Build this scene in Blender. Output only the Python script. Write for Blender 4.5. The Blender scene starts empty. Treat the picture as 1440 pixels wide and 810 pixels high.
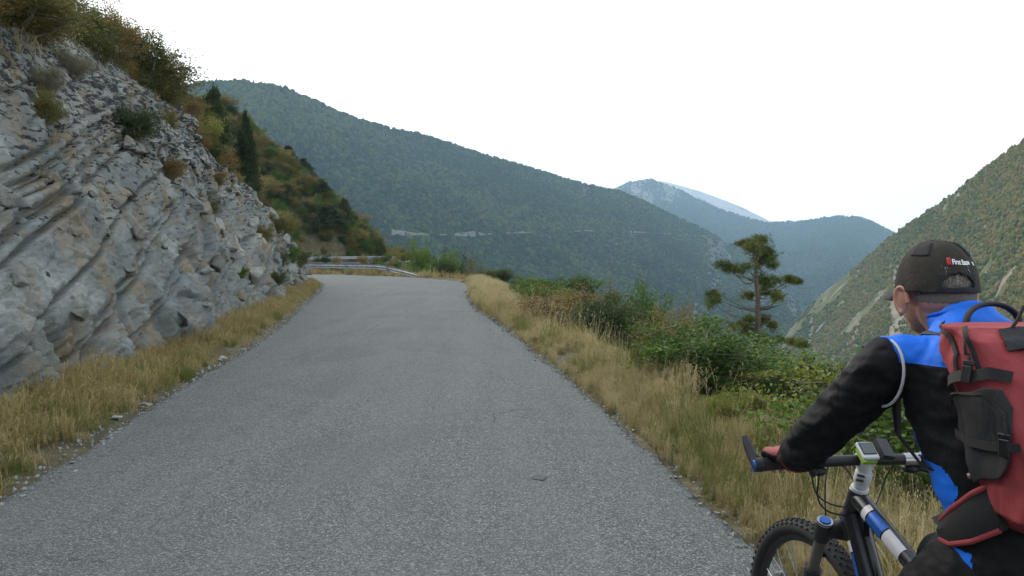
import bpy, bmesh, math, random
import numpy as np
from mathutils import Vector, Matrix

S = bpy.context.scene
COL = S.collection
R_ = math.radians
random.seed(7); rng = np.random.default_rng(7)

# ------------------------------------------------------------ camera
F = 1120.0 / 1440.0 * 36.0
CAMZ = 1.645
PITCH = math.atan(53.0 / 1120.0)
cd = bpy.data.cameras.new('camera'); cam = bpy.data.objects.new('camera', cd); COL.objects.link(cam)
cam.location = (0, 0, CAMZ); cam.rotation_euler = (math.pi/2 - PITCH, 0, 0)
cd.lens = F; cd.sensor_width = 36; cd.clip_start = 0.05; cd.clip_end = 30000
S.camera = cam

# ------------------------------------------------------------ sky, sun, exposure
SUN_EL, SUN_ROT = R_(32), R_(-35)        # sun_rotation is clockwise from +Y
w = bpy.data.worlds.new('World'); S.world = w; w.use_nodes = True
nt = w.node_tree; nt.nodes.clear()
out = nt.nodes.new('ShaderNodeOutputWorld'); bg = nt.nodes.new('ShaderNodeBackground')
sky = nt.nodes.new('ShaderNodeTexSky'); sky.sky_type = 'NISHITA'; sky.sun_disc = False
sky.sun_elevation = SUN_EL; sky.sun_rotation = SUN_ROT; sky.air_density = 1.0; sky.dust_density = 1.5; sky.ozone_density = 1.0
tc = nt.nodes.new('ShaderNodeTexCoord'); mp = nt.nodes.new('ShaderNodeMapping'); mp.inputs['Scale'].default_value = (1.0, 1.6, 5.0)
mp.inputs['Rotation'].default_value = (0, 0, R_(25))
nz = nt.nodes.new('ShaderNodeTexNoise'); nz.inputs['Scale'].default_value = 1.7; nz.inputs['Detail'].default_value = 7; nz.inputs['Roughness'].default_value = 0.55
nz.inputs['Distortion'].default_value = 0.6
mr = nt.nodes.new('ShaderNodeMapRange'); mr.inputs['From Min'].default_value = 0.44; mr.inputs['From Max'].default_value = 0.60
mr.inputs['To Min'].default_value = 0.14; mr.inputs['To Max'].default_value = 0.97
mx = nt.nodes.new('ShaderNodeMix'); mx.data_type = 'RGBA'; mx.inputs['B'].default_value = (8.2, 8.35, 8.0, 1)
L = nt.links.new
L(tc.outputs['Generated'], mp.inputs['Vector']); L(mp.outputs['Vector'], nz.inputs['Vector'])
sz = nt.nodes.new('ShaderNodeSeparateXYZ'); L(tc.outputs['Generated'], sz.inputs[0])
hz = nt.nodes.new('ShaderNodeMapRange'); hz.inputs['From Min'].default_value = 0.0; hz.inputs['From Max'].default_value = 0.42; hz.inputs['To Min'].default_value = 0.34; hz.inputs['To Max'].default_value = -0.02
L(sz.outputs['Z'], hz.inputs['Value']); ad = nt.nodes.new('ShaderNodeMath'); ad.operation = 'ADD'; L(nz.outputs['Fac'], ad.inputs[0]); L(hz.outputs['Result'], ad.inputs[1])
L(ad.outputs[0], mr.inputs['Value']); L(mr.outputs['Result'], mx.inputs['Factor']); L(sky.outputs['Color'], mx.inputs['A'])
L(mx.outputs['Result'], bg.inputs['Color']); bg.inputs['Strength'].default_value = 0.12; L(bg.outputs['Background'], out.inputs['Surface'])

sd = bpy.data.lights.new('sun', 'SUN'); sun = bpy.data.objects.new('sun', sd); COL.objects.link(sun)
sd.energy = 1.15; sd.angle = R_(28); sd.color = (1.0, 0.94, 0.84)
sv = Vector((math.sin(SUN_ROT)*math.cos(SUN_EL), math.cos(SUN_ROT)*math.cos(SUN_EL), math.sin(SUN_EL)))
sun.rotation_euler = sv.to_track_quat('Z', 'Y').to_euler()
S.view_settings.view_transform = 'Standard'; S.view_settings.look = 'None'
S.view_settings.exposure = 1.1; S.view_settings.gamma = 1.0
S.render.engine = 'CYCLES'
S.cycles.max_bounces = 6; S.cycles.diffuse_bounces = 3; S.cycles.volume_bounces = 1; S.cycles.transparent_max_bounces = 6

# ------------------------------------------------------------ helpers
def ray(px, py):
    x = (px - 720) / 1120.0; y = (405 - py) / 1120.0
    c, s = math.cos(PITCH), math.sin(PITCH)
    return np.array([x, c + s*y, c*y - s])
def at(px, py, Y):
    r = ray(px, py); k = Y / r[1]
    return Vector((r[0]*k, Y, CAMZ + r[2]*k))

def tag(o, label=None, cat=None, group=None, kind=None):
    if label: o['label'] = label
    if cat: o['category'] = cat
    if group: o['group'] = group
    if kind: o['kind'] = kind
    return o
def empty(name, loc=(0,0,0), rz=0.0, scale=1.0):
    o = bpy.data.objects.new(name, None); COL.objects.link(o); o.empty_display_size = 0.1
    o.location = loc; o.rotation_euler = (0, 0, rz); o.scale = (scale,)*3
    return o
def link(name, me, mats=None, parent=None, smooth=False):
    o = bpy.data.objects.new(name, me); COL.objects.link(o)
    if mats is not None:
        for m in (mats if isinstance(mats, (list, tuple)) else [mats]): me.materials.append(m)
    if parent: o.parent = parent
    if smooth: me.polygons.foreach_set('use_smooth', np.ones(len(me.polygons), dtype=bool))
    return o
def npmesh(name, V, Fa):
    """V (n,3), Fa (m,k) with one face size"""
    V = np.asarray(V, dtype=np.float32); Fa = np.asarray(Fa, dtype=np.int32)
    me = bpy.data.meshes.new(name); k = Fa.shape[1]
    me.vertices.add(len(V)); me.vertices.foreach_set('co', V.ravel())
    me.loops.add(Fa.size); me.loops.foreach_set('vertex_index', Fa.ravel())
    me.polygons.add(len(Fa)); me.polygons.foreach_set('loop_start', np.arange(0, Fa.size, k, dtype=np.int32))
    me.polygons.foreach_set('loop_total', np.full(len(Fa), k, dtype=np.int32))
    me.update(calc_edges=True)
    return me
def grid_faces(nu, nv):
    i = np.arange(nu-1)[:, None]; j = np.arange(nv-1)[None, :]
    a = (i*nv + j).ravel()
    return np.stack([a, a+nv, a+nv+1, a+1], 1)

class MB:
    def __init__(s): s.v = []; s.f = []; s.m = []; s.mi = 0
    def add(s, vs, fs):
        b = len(s.v); s.v += [tuple(p) for p in vs]
        for f in fs: s.f.append(tuple(b+i for i in f)); s.m.append(s.mi)
    def box(s, c, d, rot=None):
        c = Vector(c); vs = []
        for x in (-.5, .5):
            for y in (-.5, .5):
                for z in (-.5, .5):
                    p = Vector((x*d[0], y*d[1], z*d[2]))
                    if rot: p = rot @ p
                    vs.append(c + p)
        s.add(vs, [(0,1,3,2),(4,6,7,5),(0,4,5,1),(2,3,7,6),(0,2,6,4),(1,5,7,3)])
    def tube(s, pts, rad, n=8, cap=True, flat=None):
        pts = [Vector(p) for p in pts]
        if not isinstance(rad, (list, tuple)): rad = [rad]*len(pts)
        up = None; rings = []
        for i, p in enumerate(pts):
            t = (pts[min(i+1, len(pts)-1)] - pts[max(i-1, 0)]).normalized()
            if up is None:
                up = Vector((0,0,1)) if abs(t.z) < .9 else Vector((1,0,0))
            a = (up - t*up.dot(t)); a = a.normalized() if a.length > 1e-6 else t.orthogonal().normalized()
            b = t.cross(a); up = a
            ra = rad[i]; rb = ra
            if flat: ra = ra*flat
            rings.append([p + a*(ra*math.cos(k*2*math.pi/n)) + b*(rb*math.sin(k*2*math.pi/n)) for k in range(n)])
        vs = [q for r in rings for q in r]; fs = []
        for i in range(len(rings)-1):
            for k in range(n):
                fs.append((i*n+k, i*n+(k+1) % n, (i+1)*n+(k+1) % n, (i+1)*n+k))
        if cap:
            fs.append(tuple(reversed(range(n)))); fs.append(tuple((len(rings)-1)*n+k for k in range(n)))
        s.add(vs, fs)
    def ell(s, c, r, nu=12, nv=8, rot=None):
        c = Vector(c); vs = []; fs = []
        for j in range(1, nv):
            th = math.pi*j/nv
            for i in range(nu):
                ph = 2*math.pi*i/nu
                p = Vector((r[0]*math.sin(th)*math.cos(ph), r[1]*math.sin(th)*math.sin(ph), r[2]*math.cos(th)))
                vs.append(c + (rot @ p if rot else p))
        t = Vector((0,0,r[2])); b = -t
        vs.append(c + (rot @ t if rot else t)); vs.append(c + (rot @ b if rot else b))
        T = len(vs)-2; B = T+1
        for i in range(nu):
            k = (i+1) % nu
            fs.append((T, i, k)); fs.append((B, (nv-2)*nu+k, (nv-2)*nu+i))
            for j in range(nv-2): fs.append((j*nu+i, (j+1)*nu+i, (j+1)*nu+k, j*nu+k))
        s.add(vs, fs)
    def mesh(s, name):
        me = bpy.data.meshes.new(name); me.from_pydata(s.v, [], s.f); me.polygons.foreach_set('material_index', s.m); me.update(); return me
    def build(s, name, mats, parent=None, smooth=True, sharp=40):
        o = link(name, s.mesh(name), mats, parent, smooth)
        if smooth and sharp:
            bm = bmesh.new(); bm.from_mesh(o.data)
            for e in bm.edges:
                if len(e.link_faces) == 2 and e.calc_face_angle(0) > R_(sharp): e.smooth = False
            bm.to_mesh(o.data); bm.free()
        return o

# ---- numpy noise
def _h(ix, iy, iz, seed):
    n = (ix.astype(np.int64)*374761393 + iy.astype(np.int64)*668265263 + iz.astype(np.int64)*2147483647 + seed*974711) & 0xffffffff
    n = ((n ^ (n >> 13)) * 1274126177) & 0xffffffff
    n = ((n ^ (n >> 15)) * 2246822519) & 0xffffffff
    return ((n ^ (n >> 16)) & 0xffffff) / float(0xffffff)
def vnoise(x, y, z=None, seed=0):
    if z is None: z = np.zeros_like(x)
    x0 = np.floor(x); y0 = np.floor(y); z0 = np.floor(z)
    fx = x-x0; fy = y-y0; fz = z-z0
    fx = fx*fx*(3-2*fx); fy = fy*fy*(3-2*fy); fz = fz*fz*(3-2*fz)
    r = 0
    for a in (0, 1):
        for b in (0, 1):
            for c in (0, 1):
                wgt = (fx if a else 1-fx)*(fy if b else 1-fy)*(fz if c else 1-fz)
                r = r + wgt*_h(x0+a, y0+b, z0+c, seed)
    return r*2-1
def fbm(x, y, z=None, seed=0, o=4, g=.5):
    r = 0; a = 1; t = 0
    if z is None: z = np.zeros_like(x)
    for i in range(o):
        r = r + a*vnoise(x, y, z, seed+i*17); t += a; a *= g; x = x*2.03+5.1; y = y*2.03+1.7; z = z*2.03+9.2
    return r/t
def vor(x, y, seed=0, jit=.8):
    """F1, F2, id-hash, dx, dy to cell point"""
    ix = np.floor(x); iy = np.floor(y)
    f1 = np.full(x.shape, 9.); f2 = np.full(x.shape, 9.); hid = np.zeros(x.shape); hid2 = np.zeros(x.shape); ddx = np.zeros(x.shape); ddy = np.zeros(x.shape)
    zz = np.zeros_like(x)
    for a in (-1, 0, 1):
        for b in (-1, 0, 1):
            cx = ix+a; cy = iy+b
            px = cx + .5 + jit*(_h(cx, cy, zz, seed)-.5); py = cy + .5 + jit*(_h(cx, cy, zz, seed+1)-.5)
            dx = x-px; dy = y-py; d = np.maximum(np.abs(dx), np.abs(dy))*.55 + np.hypot(dx, dy)*.45
            c = d < f1
            f2 = np.where(c, f1, np.minimum(f2, d)); f1 = np.where(c, d, f1)
            hid = np.where(c, _h(cx, cy, zz, seed+2), hid); hid2 = np.where(c, _h(cx, cy, zz, seed+3), hid2)
            ddx = np.where(c, dx, ddx); ddy = np.where(c, dy, ddy)
    return f1, f2, hid, hid2, ddx, ddy

# ---- materials
def M(name, rough=.8):
    m = bpy.data.materials.new(name); m.use_nodes = True
    n = m.node_tree.nodes; b = n['Principled BSDF']; b.inputs['Roughness'].default_value = rough
    return m, m.node_tree, b
def N(nt, typ, **kw):
    n = nt.nodes.new(typ)
    for k, v in kw.items():
        if k in n.inputs: n.inputs[k].default_value = v
        else: setattr(n, k, v)
    return n
def noise(nt, vec, scale, detail=4, rough=.55, dist=0.0):
    n = N(nt, 'ShaderNodeTexNoise', Scale=scale, Detail=detail, Roughness=rough, Distortion=dist)
    if vec is not None: nt.links.new(vec, n.inputs['Vector'])
    return n.outputs['Fac']
def ramp(nt, fac, stops, interp='LINEAR'):
    r = nt.nodes.new('ShaderNodeValToRGB'); r.color_ramp.interpolation = interp
    e = r.color_ramp.elements
    while len(e) < len(stops): e.new(.5)
    for i, (p, c) in enumerate(stops):
        e[i].position = p; e[i].color = (c, c, c, 1) if not isinstance(c, (tuple, list)) else (*c, 1)
    nt.links.new(fac, r.inputs['Fac']); return r.outputs['Color']
def mix(nt, fac, a, b, blend='MIX'):
    m = nt.nodes.new('ShaderNodeMix'); m.data_type = 'RGBA'; m.blend_type = blend
    for s, v in (('Factor', fac), ('A', a), ('B', b)):
        if hasattr(v, 'node'): nt.links.new(v, m.inputs[s])
        elif s == 'Factor': m.inputs[s].default_value = v
        else: m.inputs[s].default_value = (*v, 1)
    return m.outputs['Result']
def bump(nt, b, h, strength=.5, dist=.02):
    n = N(nt, 'ShaderNodeBump', Strength=strength, Distance=dist); nt.links.new(h, n.inputs['Height']); nt.links.new(n.outputs['Normal'], b.inputs['Normal'])
def objco(nt): return nt.nodes.new('ShaderNodeTexCoord').outputs['Object']
def geopos(nt): return nt.nodes.new('ShaderNodeNewGeometry').outputs['Position']
def setc(nt, b, c): nt.links.new(c, b.inputs['Base Color'])
def plain(name, col, rough=.6, metal=0.0, var=.12, sc=30.0, bmp=0.0, spec=.5):
    m, nt, b = M(name, rough); b.inputs['Metallic'].default_value = metal; b.inputs['Specular IOR Level'].default_value = spec
    f = noise(nt, objco(nt), sc, 3)
    setc(nt, b, mix(nt, f, tuple(c*(1-var) for c in col), tuple(min(1, c*(1+var)) for c in col)))
    if bmp: bump(nt, b, noise(nt, objco(nt), sc*4, 2), bmp, .002)
    return m
def leafmat(name, cols, sc=1.2, trans=.25, rough=.6):
    """foliage: colour varies by clump and by plant"""
    m, nt, b = M(name, rough); b.inputs['Specular IOR Level'].default_value = .25
    oi = nt.nodes.new('ShaderNodeObjectInfo')
    f1 = noise(nt, geopos(nt), sc, 4, .6); f2 = noise(nt, geopos(nt), sc*14, 2)
    k = N(nt, 'ShaderNodeMath', operation='MULTIPLY_ADD'); nt.links.new(oi.outputs['Random'], k.inputs[0]); k.inputs[1].default_value = .35; nt.links.new(f1, k.inputs[2])
    k2 = N(nt, 'ShaderNodeMath', operation='MULTIPLY_ADD'); nt.links.new(f2, k2.inputs[0]); k2.inputs[1].default_value = .4; nt.links.new(k.outputs[0], k2.inputs[2])
    n = len(cols)
    c = ramp(nt, k2.outputs[0], [(.45+.5*i/(n-1), cols[i]) for i in range(n)])
    setc(nt, b, c)
    tr = nt.nodes.new('ShaderNodeBsdfTranslucent'); nt.links.new(c, tr.inputs['Color'])
    ms = nt.nodes.new('ShaderNodeMixShader'); ms.inputs[0].default_value = trans
    nt.links.new(b.outputs[0], ms.inputs[1]); nt.links.new(tr.outputs[0], ms.inputs[2])
    nt.links.new(ms.outputs[0], nt.nodes['Material Output'].inputs['Surface'])
    return m

# geometry-node scatter for uncountable stuff
def scatter(name, P, rot, scl, variants, label, cat):
    """P (n,3); rot (n,3) euler; scl (n,) ; variants = list of mesh objects (unlinked)"""
    n = len(P); me = bpy.data.meshes.new(name); me.vertices.add(n); me.vertices.foreach_set('co', np.asarray(P, np.float32).ravel())
    a = me.attributes.new('rot', 'FLOAT_VECTOR', 'POINT'); a.data.foreach_set('vector', np.asarray(rot, np.float32).ravel())
    a = me.attributes.new('scl', 'FLOAT', 'POINT'); a.data.foreach_set('value', np.asarray(scl, np.float32))
    a = me.attributes.new('idx', 'INT', 'POINT'); a.data.foreach_set('value', rng.integers(0, len(variants), n).astype(np.int32))
    o = bpy.data.objects.new(name, me); COL.objects.link(o)
    g = bpy.data.node_groups.new(name+'_nodes', 'GeometryNodeTree'); g.is_modifier = True
    g.interface.new_socket('Geometry', in_out='INPUT', socket_type='NodeSocketGeometry'); g.interface.new_socket('Geometry', in_out='OUTPUT', socket_type='NodeSocketGeometry')
    gi = g.nodes.new('NodeGroupInput'); go = g.nodes.new('NodeGroupOutput')
    ip = g.nodes.new('GeometryNodeInstanceOnPoints'); ci = g.nodes.new('GeometryNodeCollectionInfo')
    c = bpy.data.collections.new(name+'_kinds')
    for v in variants: c.objects.link(v)
    ci.inputs['Collection'].default_value = c; ci.inputs['Separate Children'].default_value = True; ci.inputs['Reset Children'].default_value = True
    ip.inputs['Pick Instance'].default_value = True
    def attr(nm, t):
        x = g.nodes.new('GeometryNodeInputNamedAttribute'); x.data_type = t; x.inputs['Name'].default_value = nm
        return next(s for s in x.outputs if s.enabled and s.name == 'Attribute')
    l = g.links.new
    l(gi.outputs[0], ip.inputs['Points']); l(ci.outputs[0], ip.inputs['Instance']); l(attr('idx', 'INT'), ip.inputs['Instance Index'])
    er = g.nodes.new('FunctionNodeEulerToRotation'); l(attr('rot', 'FLOAT_VECTOR'), er.inputs[0]); l(er.outputs[0], ip.inputs['Rotation'])
    l(attr('scl', 'FLOAT'), ip.inputs['Scale']); l(ip.outputs[0], go.inputs[0])
    md = o.modifiers.new('scatter', 'NODES'); md.node_group = g
    return tag(o, label, cat, kind='stuff')
def hidden(name, me, mats):
    o = bpy.data.objects.new(name, me)
    for m in (mats if isinstance(mats, (list, tuple)) else [mats]): me.materials.append(m)
    return o
# ============================================================ ROAD AND GROUND
LR = [(-3.6,-30, 2.6,-30), (-3.0,-6,2.2,-6), (-3.05,0,1.72,0), (-3.32,5,1.27,5), (-3.72,8,.93,8), (-4.22,12,.45,12), (-4.95,17,-.22,17), (-5.85,22,-.95,22),
      (-6.95,28,-1.55,28), (-8.25,34.5,-1.8,34.5), (-9.6,40,-2.7,41), (-11.6,44,-5.0,46.2), (-14.6,46.5,-9.0,51), (-19,47.5,-15.5,55), (-26,47,-25,57), (-40,46,-40,57)]
def catmull(P, k=10):
    P = np.array(P, float); P = np.vstack([2*P[0]-P[1], P, 2*P[-1]-P[-2]]); o = []
    for i in range(1, len(P)-2):
        for t in np.linspace(0, 1, k, endpoint=False):
            a, b, c, d = P[i-1], P[i], P[i+1], P[i+2]
            o.append(.5*((2*b)+(c-a)*t+(2*a-5*b+4*c-d)*t*t+(3*b-3*c+d-a)*t**3))
    o.append(P[-2]); return np.array(o)
RD = catmull(LR, 24); EL = RD[:, :2]; ER = RD[:, 2:]
R2N = catmull([(-75,60),(-50,70),(-33,79),(-22,83),(-16,86.5),(-12.5,92),(-12,100),(-15,112),(-30,135),(-90,165)], 8)
R2F = catmull([(-75,65.5),(-51,75),(-34,84),(-23,88),(-18.5,90.5),(-16.5,94.5),(-16,101),(-19.5,112),(-34,130),(-90,158)], 8)

def dist_poly(X, Y, P):
    best = np.full(X.shape, 1e9); tt = np.zeros(X.shape)
    for i in range(len(P)-1):
        ax, ay = P[i]; bx, by = P[i+1]; dx, dy = bx-ax, by-ay
        t = np.clip(((X-ax)*dx+(Y-ay)*dy)/(dx*dx+dy*dy+1e-9), 0, 1)
        d = np.hypot(X-ax-t*dx, Y-ay-t*dy); m = d < best
        best = np.where(m, d, best); tt = np.where(m, i+t, tt)
    return best, tt
def inside(X, Y, P):
    r = np.zeros(X.shape, bool); n = len(P)
    for i in range(n):
        x1, y1 = P[i]; x2, y2 = P[(i+1) % n]
        c = ((y1 > Y) != (y2 > Y)) & (X < (x2-x1)*(Y-y1)/(y2-y1+1e-12)+x1)
        r ^= c
    return r
def topz(y): return np.interp(y, [-30, 0, 5, 9, 12, 15, 18, 22, 26, 32, 38, 43, 47, 50], [6, 5.2, 4.7, 4.4, 4.5, 4.9, 5.3, 5.0, 4.3, 3.3, 2.2, 1.0, .4, .2])
VERGE = .95
def face_w(T): return T*.44 + .15
def ground_h(X, Y, rough=True):
    dL, tL = dist_poly(X, Y, EL[::4]); dR, tR = dist_poly(X, Y, ER[::4])
    inr = inside(X, Y, list(map(tuple, EL)) + list(map(tuple, ER[::-1])))
    yl = np.interp(tL, np.arange(len(EL[::4])), EL[::4][:, 1]); T = topz(yl)
    # past the bend the inner bank rises again
    T = np.where(tL*4 > 24*11.3, .5, T)
    W = face_w(T); u = dL - VERGE
    k = np.interp(yl, [-30, 20, 30, 40, 46, 50], [.5, .5, .62, .95, 1.0, .8])
    n = fbm(X*.25, Y*.25, seed=3)*.35 + fbm(X*1.3, Y*1.3, seed=5)*.07 if rough else 0
    up = T*np.clip(u/W, 0, 1) + np.where(u > W, np.minimum(u-W, 6)*k + np.maximum(u-W-6, 0)*.27 + n*np.clip((u-W)*.5, 0, 1), 0)
    hl = np.where(u < 0, .03 + .05*np.clip(dL, 0, 1), .06+up)
    hl = np.where((u > 0) & (u < W), np.maximum(hl - 1.1*np.sin(np.pi*np.clip(u/W, 0, 1)), .02), hl)
    v = dR - .45
    n2 = fbm(X*.3, Y*.3, seed=9)*.5 + fbm(X*1.7, Y*1.7, seed=11)*.08 if rough else 0
    n3 = fbm(X*.02, Y*.02, seed=13)*8*np.clip(dR/120, 0, 1) if rough else 0
    hr = np.where(v < 0, .02 + .07*np.clip(dR, 0, .8), .07 - (np.minimum(v, 1.7)**2)*.24 - np.maximum(v-1.7, 0)*.80 + n2*np.clip(v*.4, 0, 1) + n3)
    h = np.where(dL < dR, hl, hr); h = np.where(inr, -.05, h)
    h = np.where((dL < .25) | (dR < .25), np.minimum(h, .012+.0*h), h); h = np.where(inr, -.05, h)
    # far leg of the road across the gully
    dN, _ = dist_poly(X, Y, R2N); dF, _ = dist_poly(X, Y, R2F)
    in2 = inside(X, Y, list(map(tuple, R2N)) + list(map(tuple, R2F[::-1])))
    hill = np.minimum(dF*.95 + 1.0*np.clip(dF, 0, 1), np.maximum(0, (-13.5-(X+.17*(Y-88)))*.95)) + (fbm(X*.2, Y*.2, seed=23)*.8*np.clip(dF*.3, 0, 1) if rough else 0)
    hill = np.minimum(hill, 20)
    h2 = np.where(dN < dF, .25 - np.maximum(dN-.6, 0)*.6, .25 + hill)
    h2 = np.where(in2, .15, h2); h2 = np.where(Y < 58, -200, h2)
    h = np.where(inr, h, np.maximum(h, h2))
    return np.maximum(h, -152 + (n2*2 if rough else 0))

def axis(neg, pos, fine, g):
    a = [0.0]; st = fine
    while a[-1] < pos: a.append(a[-1]+st); st = max(fine, abs(a[-1])*g)
    b = [0.0]
    while b[-1] > neg: b.append(b[-1]-max(fine, abs(b[-1])*g))
    return np.array(b[::-1][:-1] + a)
xs = axis(-90, 520, .22, .022); ys = axis(-30, 460, .25, .017)
GX, GY = np.meshgrid(xs, ys, indexing='ij'); GZ = ground_h(GX, GY)

# ---- materials of the ground
m_asph, nt, b = M('chip_seal_asphalt', .9); b.inputs['Specular IOR Level'].default_value = .28
gp = geopos(nt)
vo = N(nt, 'ShaderNodeTexVoronoi', Scale=95.0, Randomness=1.0); nt.links.new(gp, vo.inputs['Vector'])
sp = nt.nodes.new('ShaderNodeSeparateColor'); nt.links.new(vo.outputs['Color'], sp.inputs[0])
c = ramp(nt, sp.outputs[0], [(0, (.055,.062,.058)), (.35, (.125,.139,.137)), (.75, (.195,.213,.209)), (.93, (.26,.28,.27)), (1, (.40,.41,.40))])
c = mix(nt, ramp(nt, vo.outputs['Distance'], [(.35, 0), (.7, .7)]), c, (.035,.037,.04))
big = noise(nt, gp, .9, 5, .6); c = mix(nt, ramp(nt, big, [(.3, .0), (.7, .30)]), c, (.105,.118,.112))
pm = N(nt, 'ShaderNodeMapping'); pm.inputs['Scale'].default_value = (2.4, .22, 1); pm.inputs['Rotation'].default_value = (0, 0, R_(-5)); nt.links.new(gp, pm.inputs['Vector'])
tr_ = noise(nt, pm.outputs[0], 1.0, 3, .5); c = mix(nt, ramp(nt, tr_, [(.42, 0), (.62, .22)]), c, (.175,.178,.17))
c = mix(nt, ramp(nt, noise(nt, gp, 7, 3, .7), [(.62, 0), (.8, .45)]), c, (.04,.04,.042))
c = mix(nt, ramp(nt, noise(nt, gp, .33, 6, .7, 1.0), [(.52, 0), (.60, .28)]), c, (.075,.08,.083))
crk = N(nt, 'ShaderNodeTexVoronoi', Scale=.55); crk.feature = 'DISTANCE_TO_EDGE'; wz = noise(nt, gp, 1.6, 5, .65); nt.links.new(mix(nt, .30, gp, wz), crk.inputs['Vector'])
ck = mix(nt, ramp(nt, noise(nt, gp, .5, 3), [(.50, 0), (.56, 1)]), (0,0,0), ramp(nt, crk.outputs['Distance'], [(0, .6), (.0045, 0)]), 'MIX'); c = mix(nt, ck, c, (.03,.03,.032))
setc(nt, b, c)
hh = N(nt, 'ShaderNodeMath', operation='MULTIPLY_ADD'); nt.links.new(vo.outputs['Distance'], hh.inputs[0]); hh.inputs[1].default_value = -1; nt.links.new(sp.outputs[1], hh.inputs[2])
bump(nt, b, hh.outputs[0], .75, .006)

m_soil, nt, b = M('dry_stony_soil', .95); b.inputs['Specular IOR Level'].default_value = .15
gp = geopos(nt)
c = ramp(nt, noise(nt, gp, 2.2, 6, .65), [(.3, (.055,.05,.028)), (.5, (.12,.10,.055)), (.7, (.2,.18,.12))])
c = mix(nt, ramp(nt, noise(nt, gp, .35, 4, .6), [(.4, 0), (.6, .75)]), c, (.075,.07,.04))
setc(nt, b, c); bump(nt, b, noise(nt, gp, 25, 5, .7), .6, .03)

g_me = npmesh('ground', np.stack([GX, GY, GZ], -1).reshape(-1, 3), grid_faces(len(xs), len(ys)))
tag(link('ground', g_me, m_soil, smooth=True), kind='structure')
# wide low floor of the valley, out to the horizon
tag(link('valley_floor', npmesh('valley_floor', [(-5000,-1400,-156), (5000,-1400,-156), (5000,7200,-156), (-5000,7200,-156)], [(0,1,2,3)]), m_soil), kind='structure')

# ---- road sheets (ragged edges, slight crown)
def road_sheet(name, A, B, z0, ragged=.05, nx=25, crown=.05, sub=10):
    tA = np.arange(len(A)); tt = np.linspace(0, len(A)-1, len(A)*sub)
    a = np.stack([np.interp(tt, tA, A[:, i]) for i in (0, 1)], 1); b2 = np.stack([np.interp(tt, tA, B[:, i]) for i in (0, 1)], 1)
    dirn = (b2-a)/np.linalg.norm(b2-a, axis=1)[:, None]
    a = a + dirn*(fbm(a[:, 0]*3, a[:, 1]*3, seed=1, o=5, g=.7)*ragged*2)[:, None]; b2 = b2 + dirn*(fbm(b2[:, 0]*3, b2[:, 1]*3, seed=2, o=5, g=.7)*ragged*2)[:, None]
    u = np.linspace(0, 1, nx); u = .5-.5*np.cos(u*np.pi)
    X = a[:, None, 0]*(1-u)+b2[:, None, 0]*u; Y = a[:, None, 1]*(1-u)+b2[:, None, 1]*u
    Z = z0 + crown*(1-(2*u-1)**2)[None, :] + fbm(X*.5, Y*.5, seed=4, o=3)*.015 - .05*((u < 1e-6) | (u > 1-1e-6))[None, :]
    me = npmesh(name, np.stack([X, Y, Z], -1).reshape(-1, 3), grid_faces(len(tt), nx)[:, ::-1])
    return tag(link(name, me, m_asph, smooth=True), kind='structure')
road_sheet('road', EL[12:], ER[12:], .02, sub=6)
road_sheet('far_road', R2N, R2F, .27, ragged=.05, nx=9)
# worn tar patch in the lane
mb = MB(); c0 = at(758, 668, 1.0); kz = (.068-CAMZ)/(c0.z-CAMZ); pc = Vector((c0.x*kz, kz, .0))
ringp = [(pc.x+.052*(1+.25*math.sin(i*2.1)+.1*math.cos(i*5))*math.cos(i*math.pi/9), pc.y+.062*(1+.2*math.cos(i*1.7))*math.sin(i*math.pi/9)) for i in range(18)]
mb.add([(x, y, .0) for x, y in ringp], [tuple(range(18))])
dp = bpy.context.evaluated_depsgraph_get
o = mb.build('tar_patch', plain('old_tar', (.02,.021,.024), .6, bmp=.3), smooth=False); tag(o, kind='structure')
TAR = o

# ============================================================ MOUNTAINS
def forest_mat(name, cols, rock, rock_amt, sc=1.0):
    m, nt, b = M(name, .95); b.inputs['Specular IOR Level'].default_value = .1
    gp = geopos(nt)
    f = noise(nt, gp, .012*sc, 7, .62); f2 = noise(nt, gp, .09*sc, 4, .6)
    k = N(nt, 'ShaderNodeMath', operation='MULTIPLY_ADD'); nt.links.new(f2, k.inputs[0]); k.inputs[1].default_value = .5; nt.links.new(f, k.inputs[2])
    c = ramp(nt, k.outputs[0], [(.5, cols[0]), (.72, cols[1]), (.95, cols[2])])
    pm = N(nt, 'ShaderNodeMapping'); pm.inputs['Scale'].default_value = (1, 1, .45); nt.links.new(gp, pm.inputs['Vector'])
    r = noise(nt, pm.outputs[0], .022*sc, 8, .72, .4)
    c = mix(nt, ramp(nt, r, [(rock_amt, 0), (rock_amt+.07, .9)]), c, mix(nt, f2, rock, tuple(x*.6 for x in rock)))
    ra = N(nt, 'ShaderNodeAttribute', attribute_name='rock'); rn = ramp(nt, noise(nt, gp, .06*sc, 6, .7), [(.35, .15), (.6, 1)]); rm = N(nt, 'ShaderNodeMath', operation='MULTIPLY'); nt.links.new(ra.outputs['Fac'], rm.inputs[0]); nt.links.new(rn, rm.inputs[1])
    c = mix(nt, rm.outputs[0], c, mix(nt, f2, rock, tuple(x*.55 for x in rock)))
    setc(nt, b, c); bump(nt, b, noise(nt, gp, .15*sc, 6, .7), .9, 3.0/sc)
    return m
def sky_el(px, py):
    r = ray(px, py); return r[0], r[1], r[2]
MESHES = {}
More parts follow.
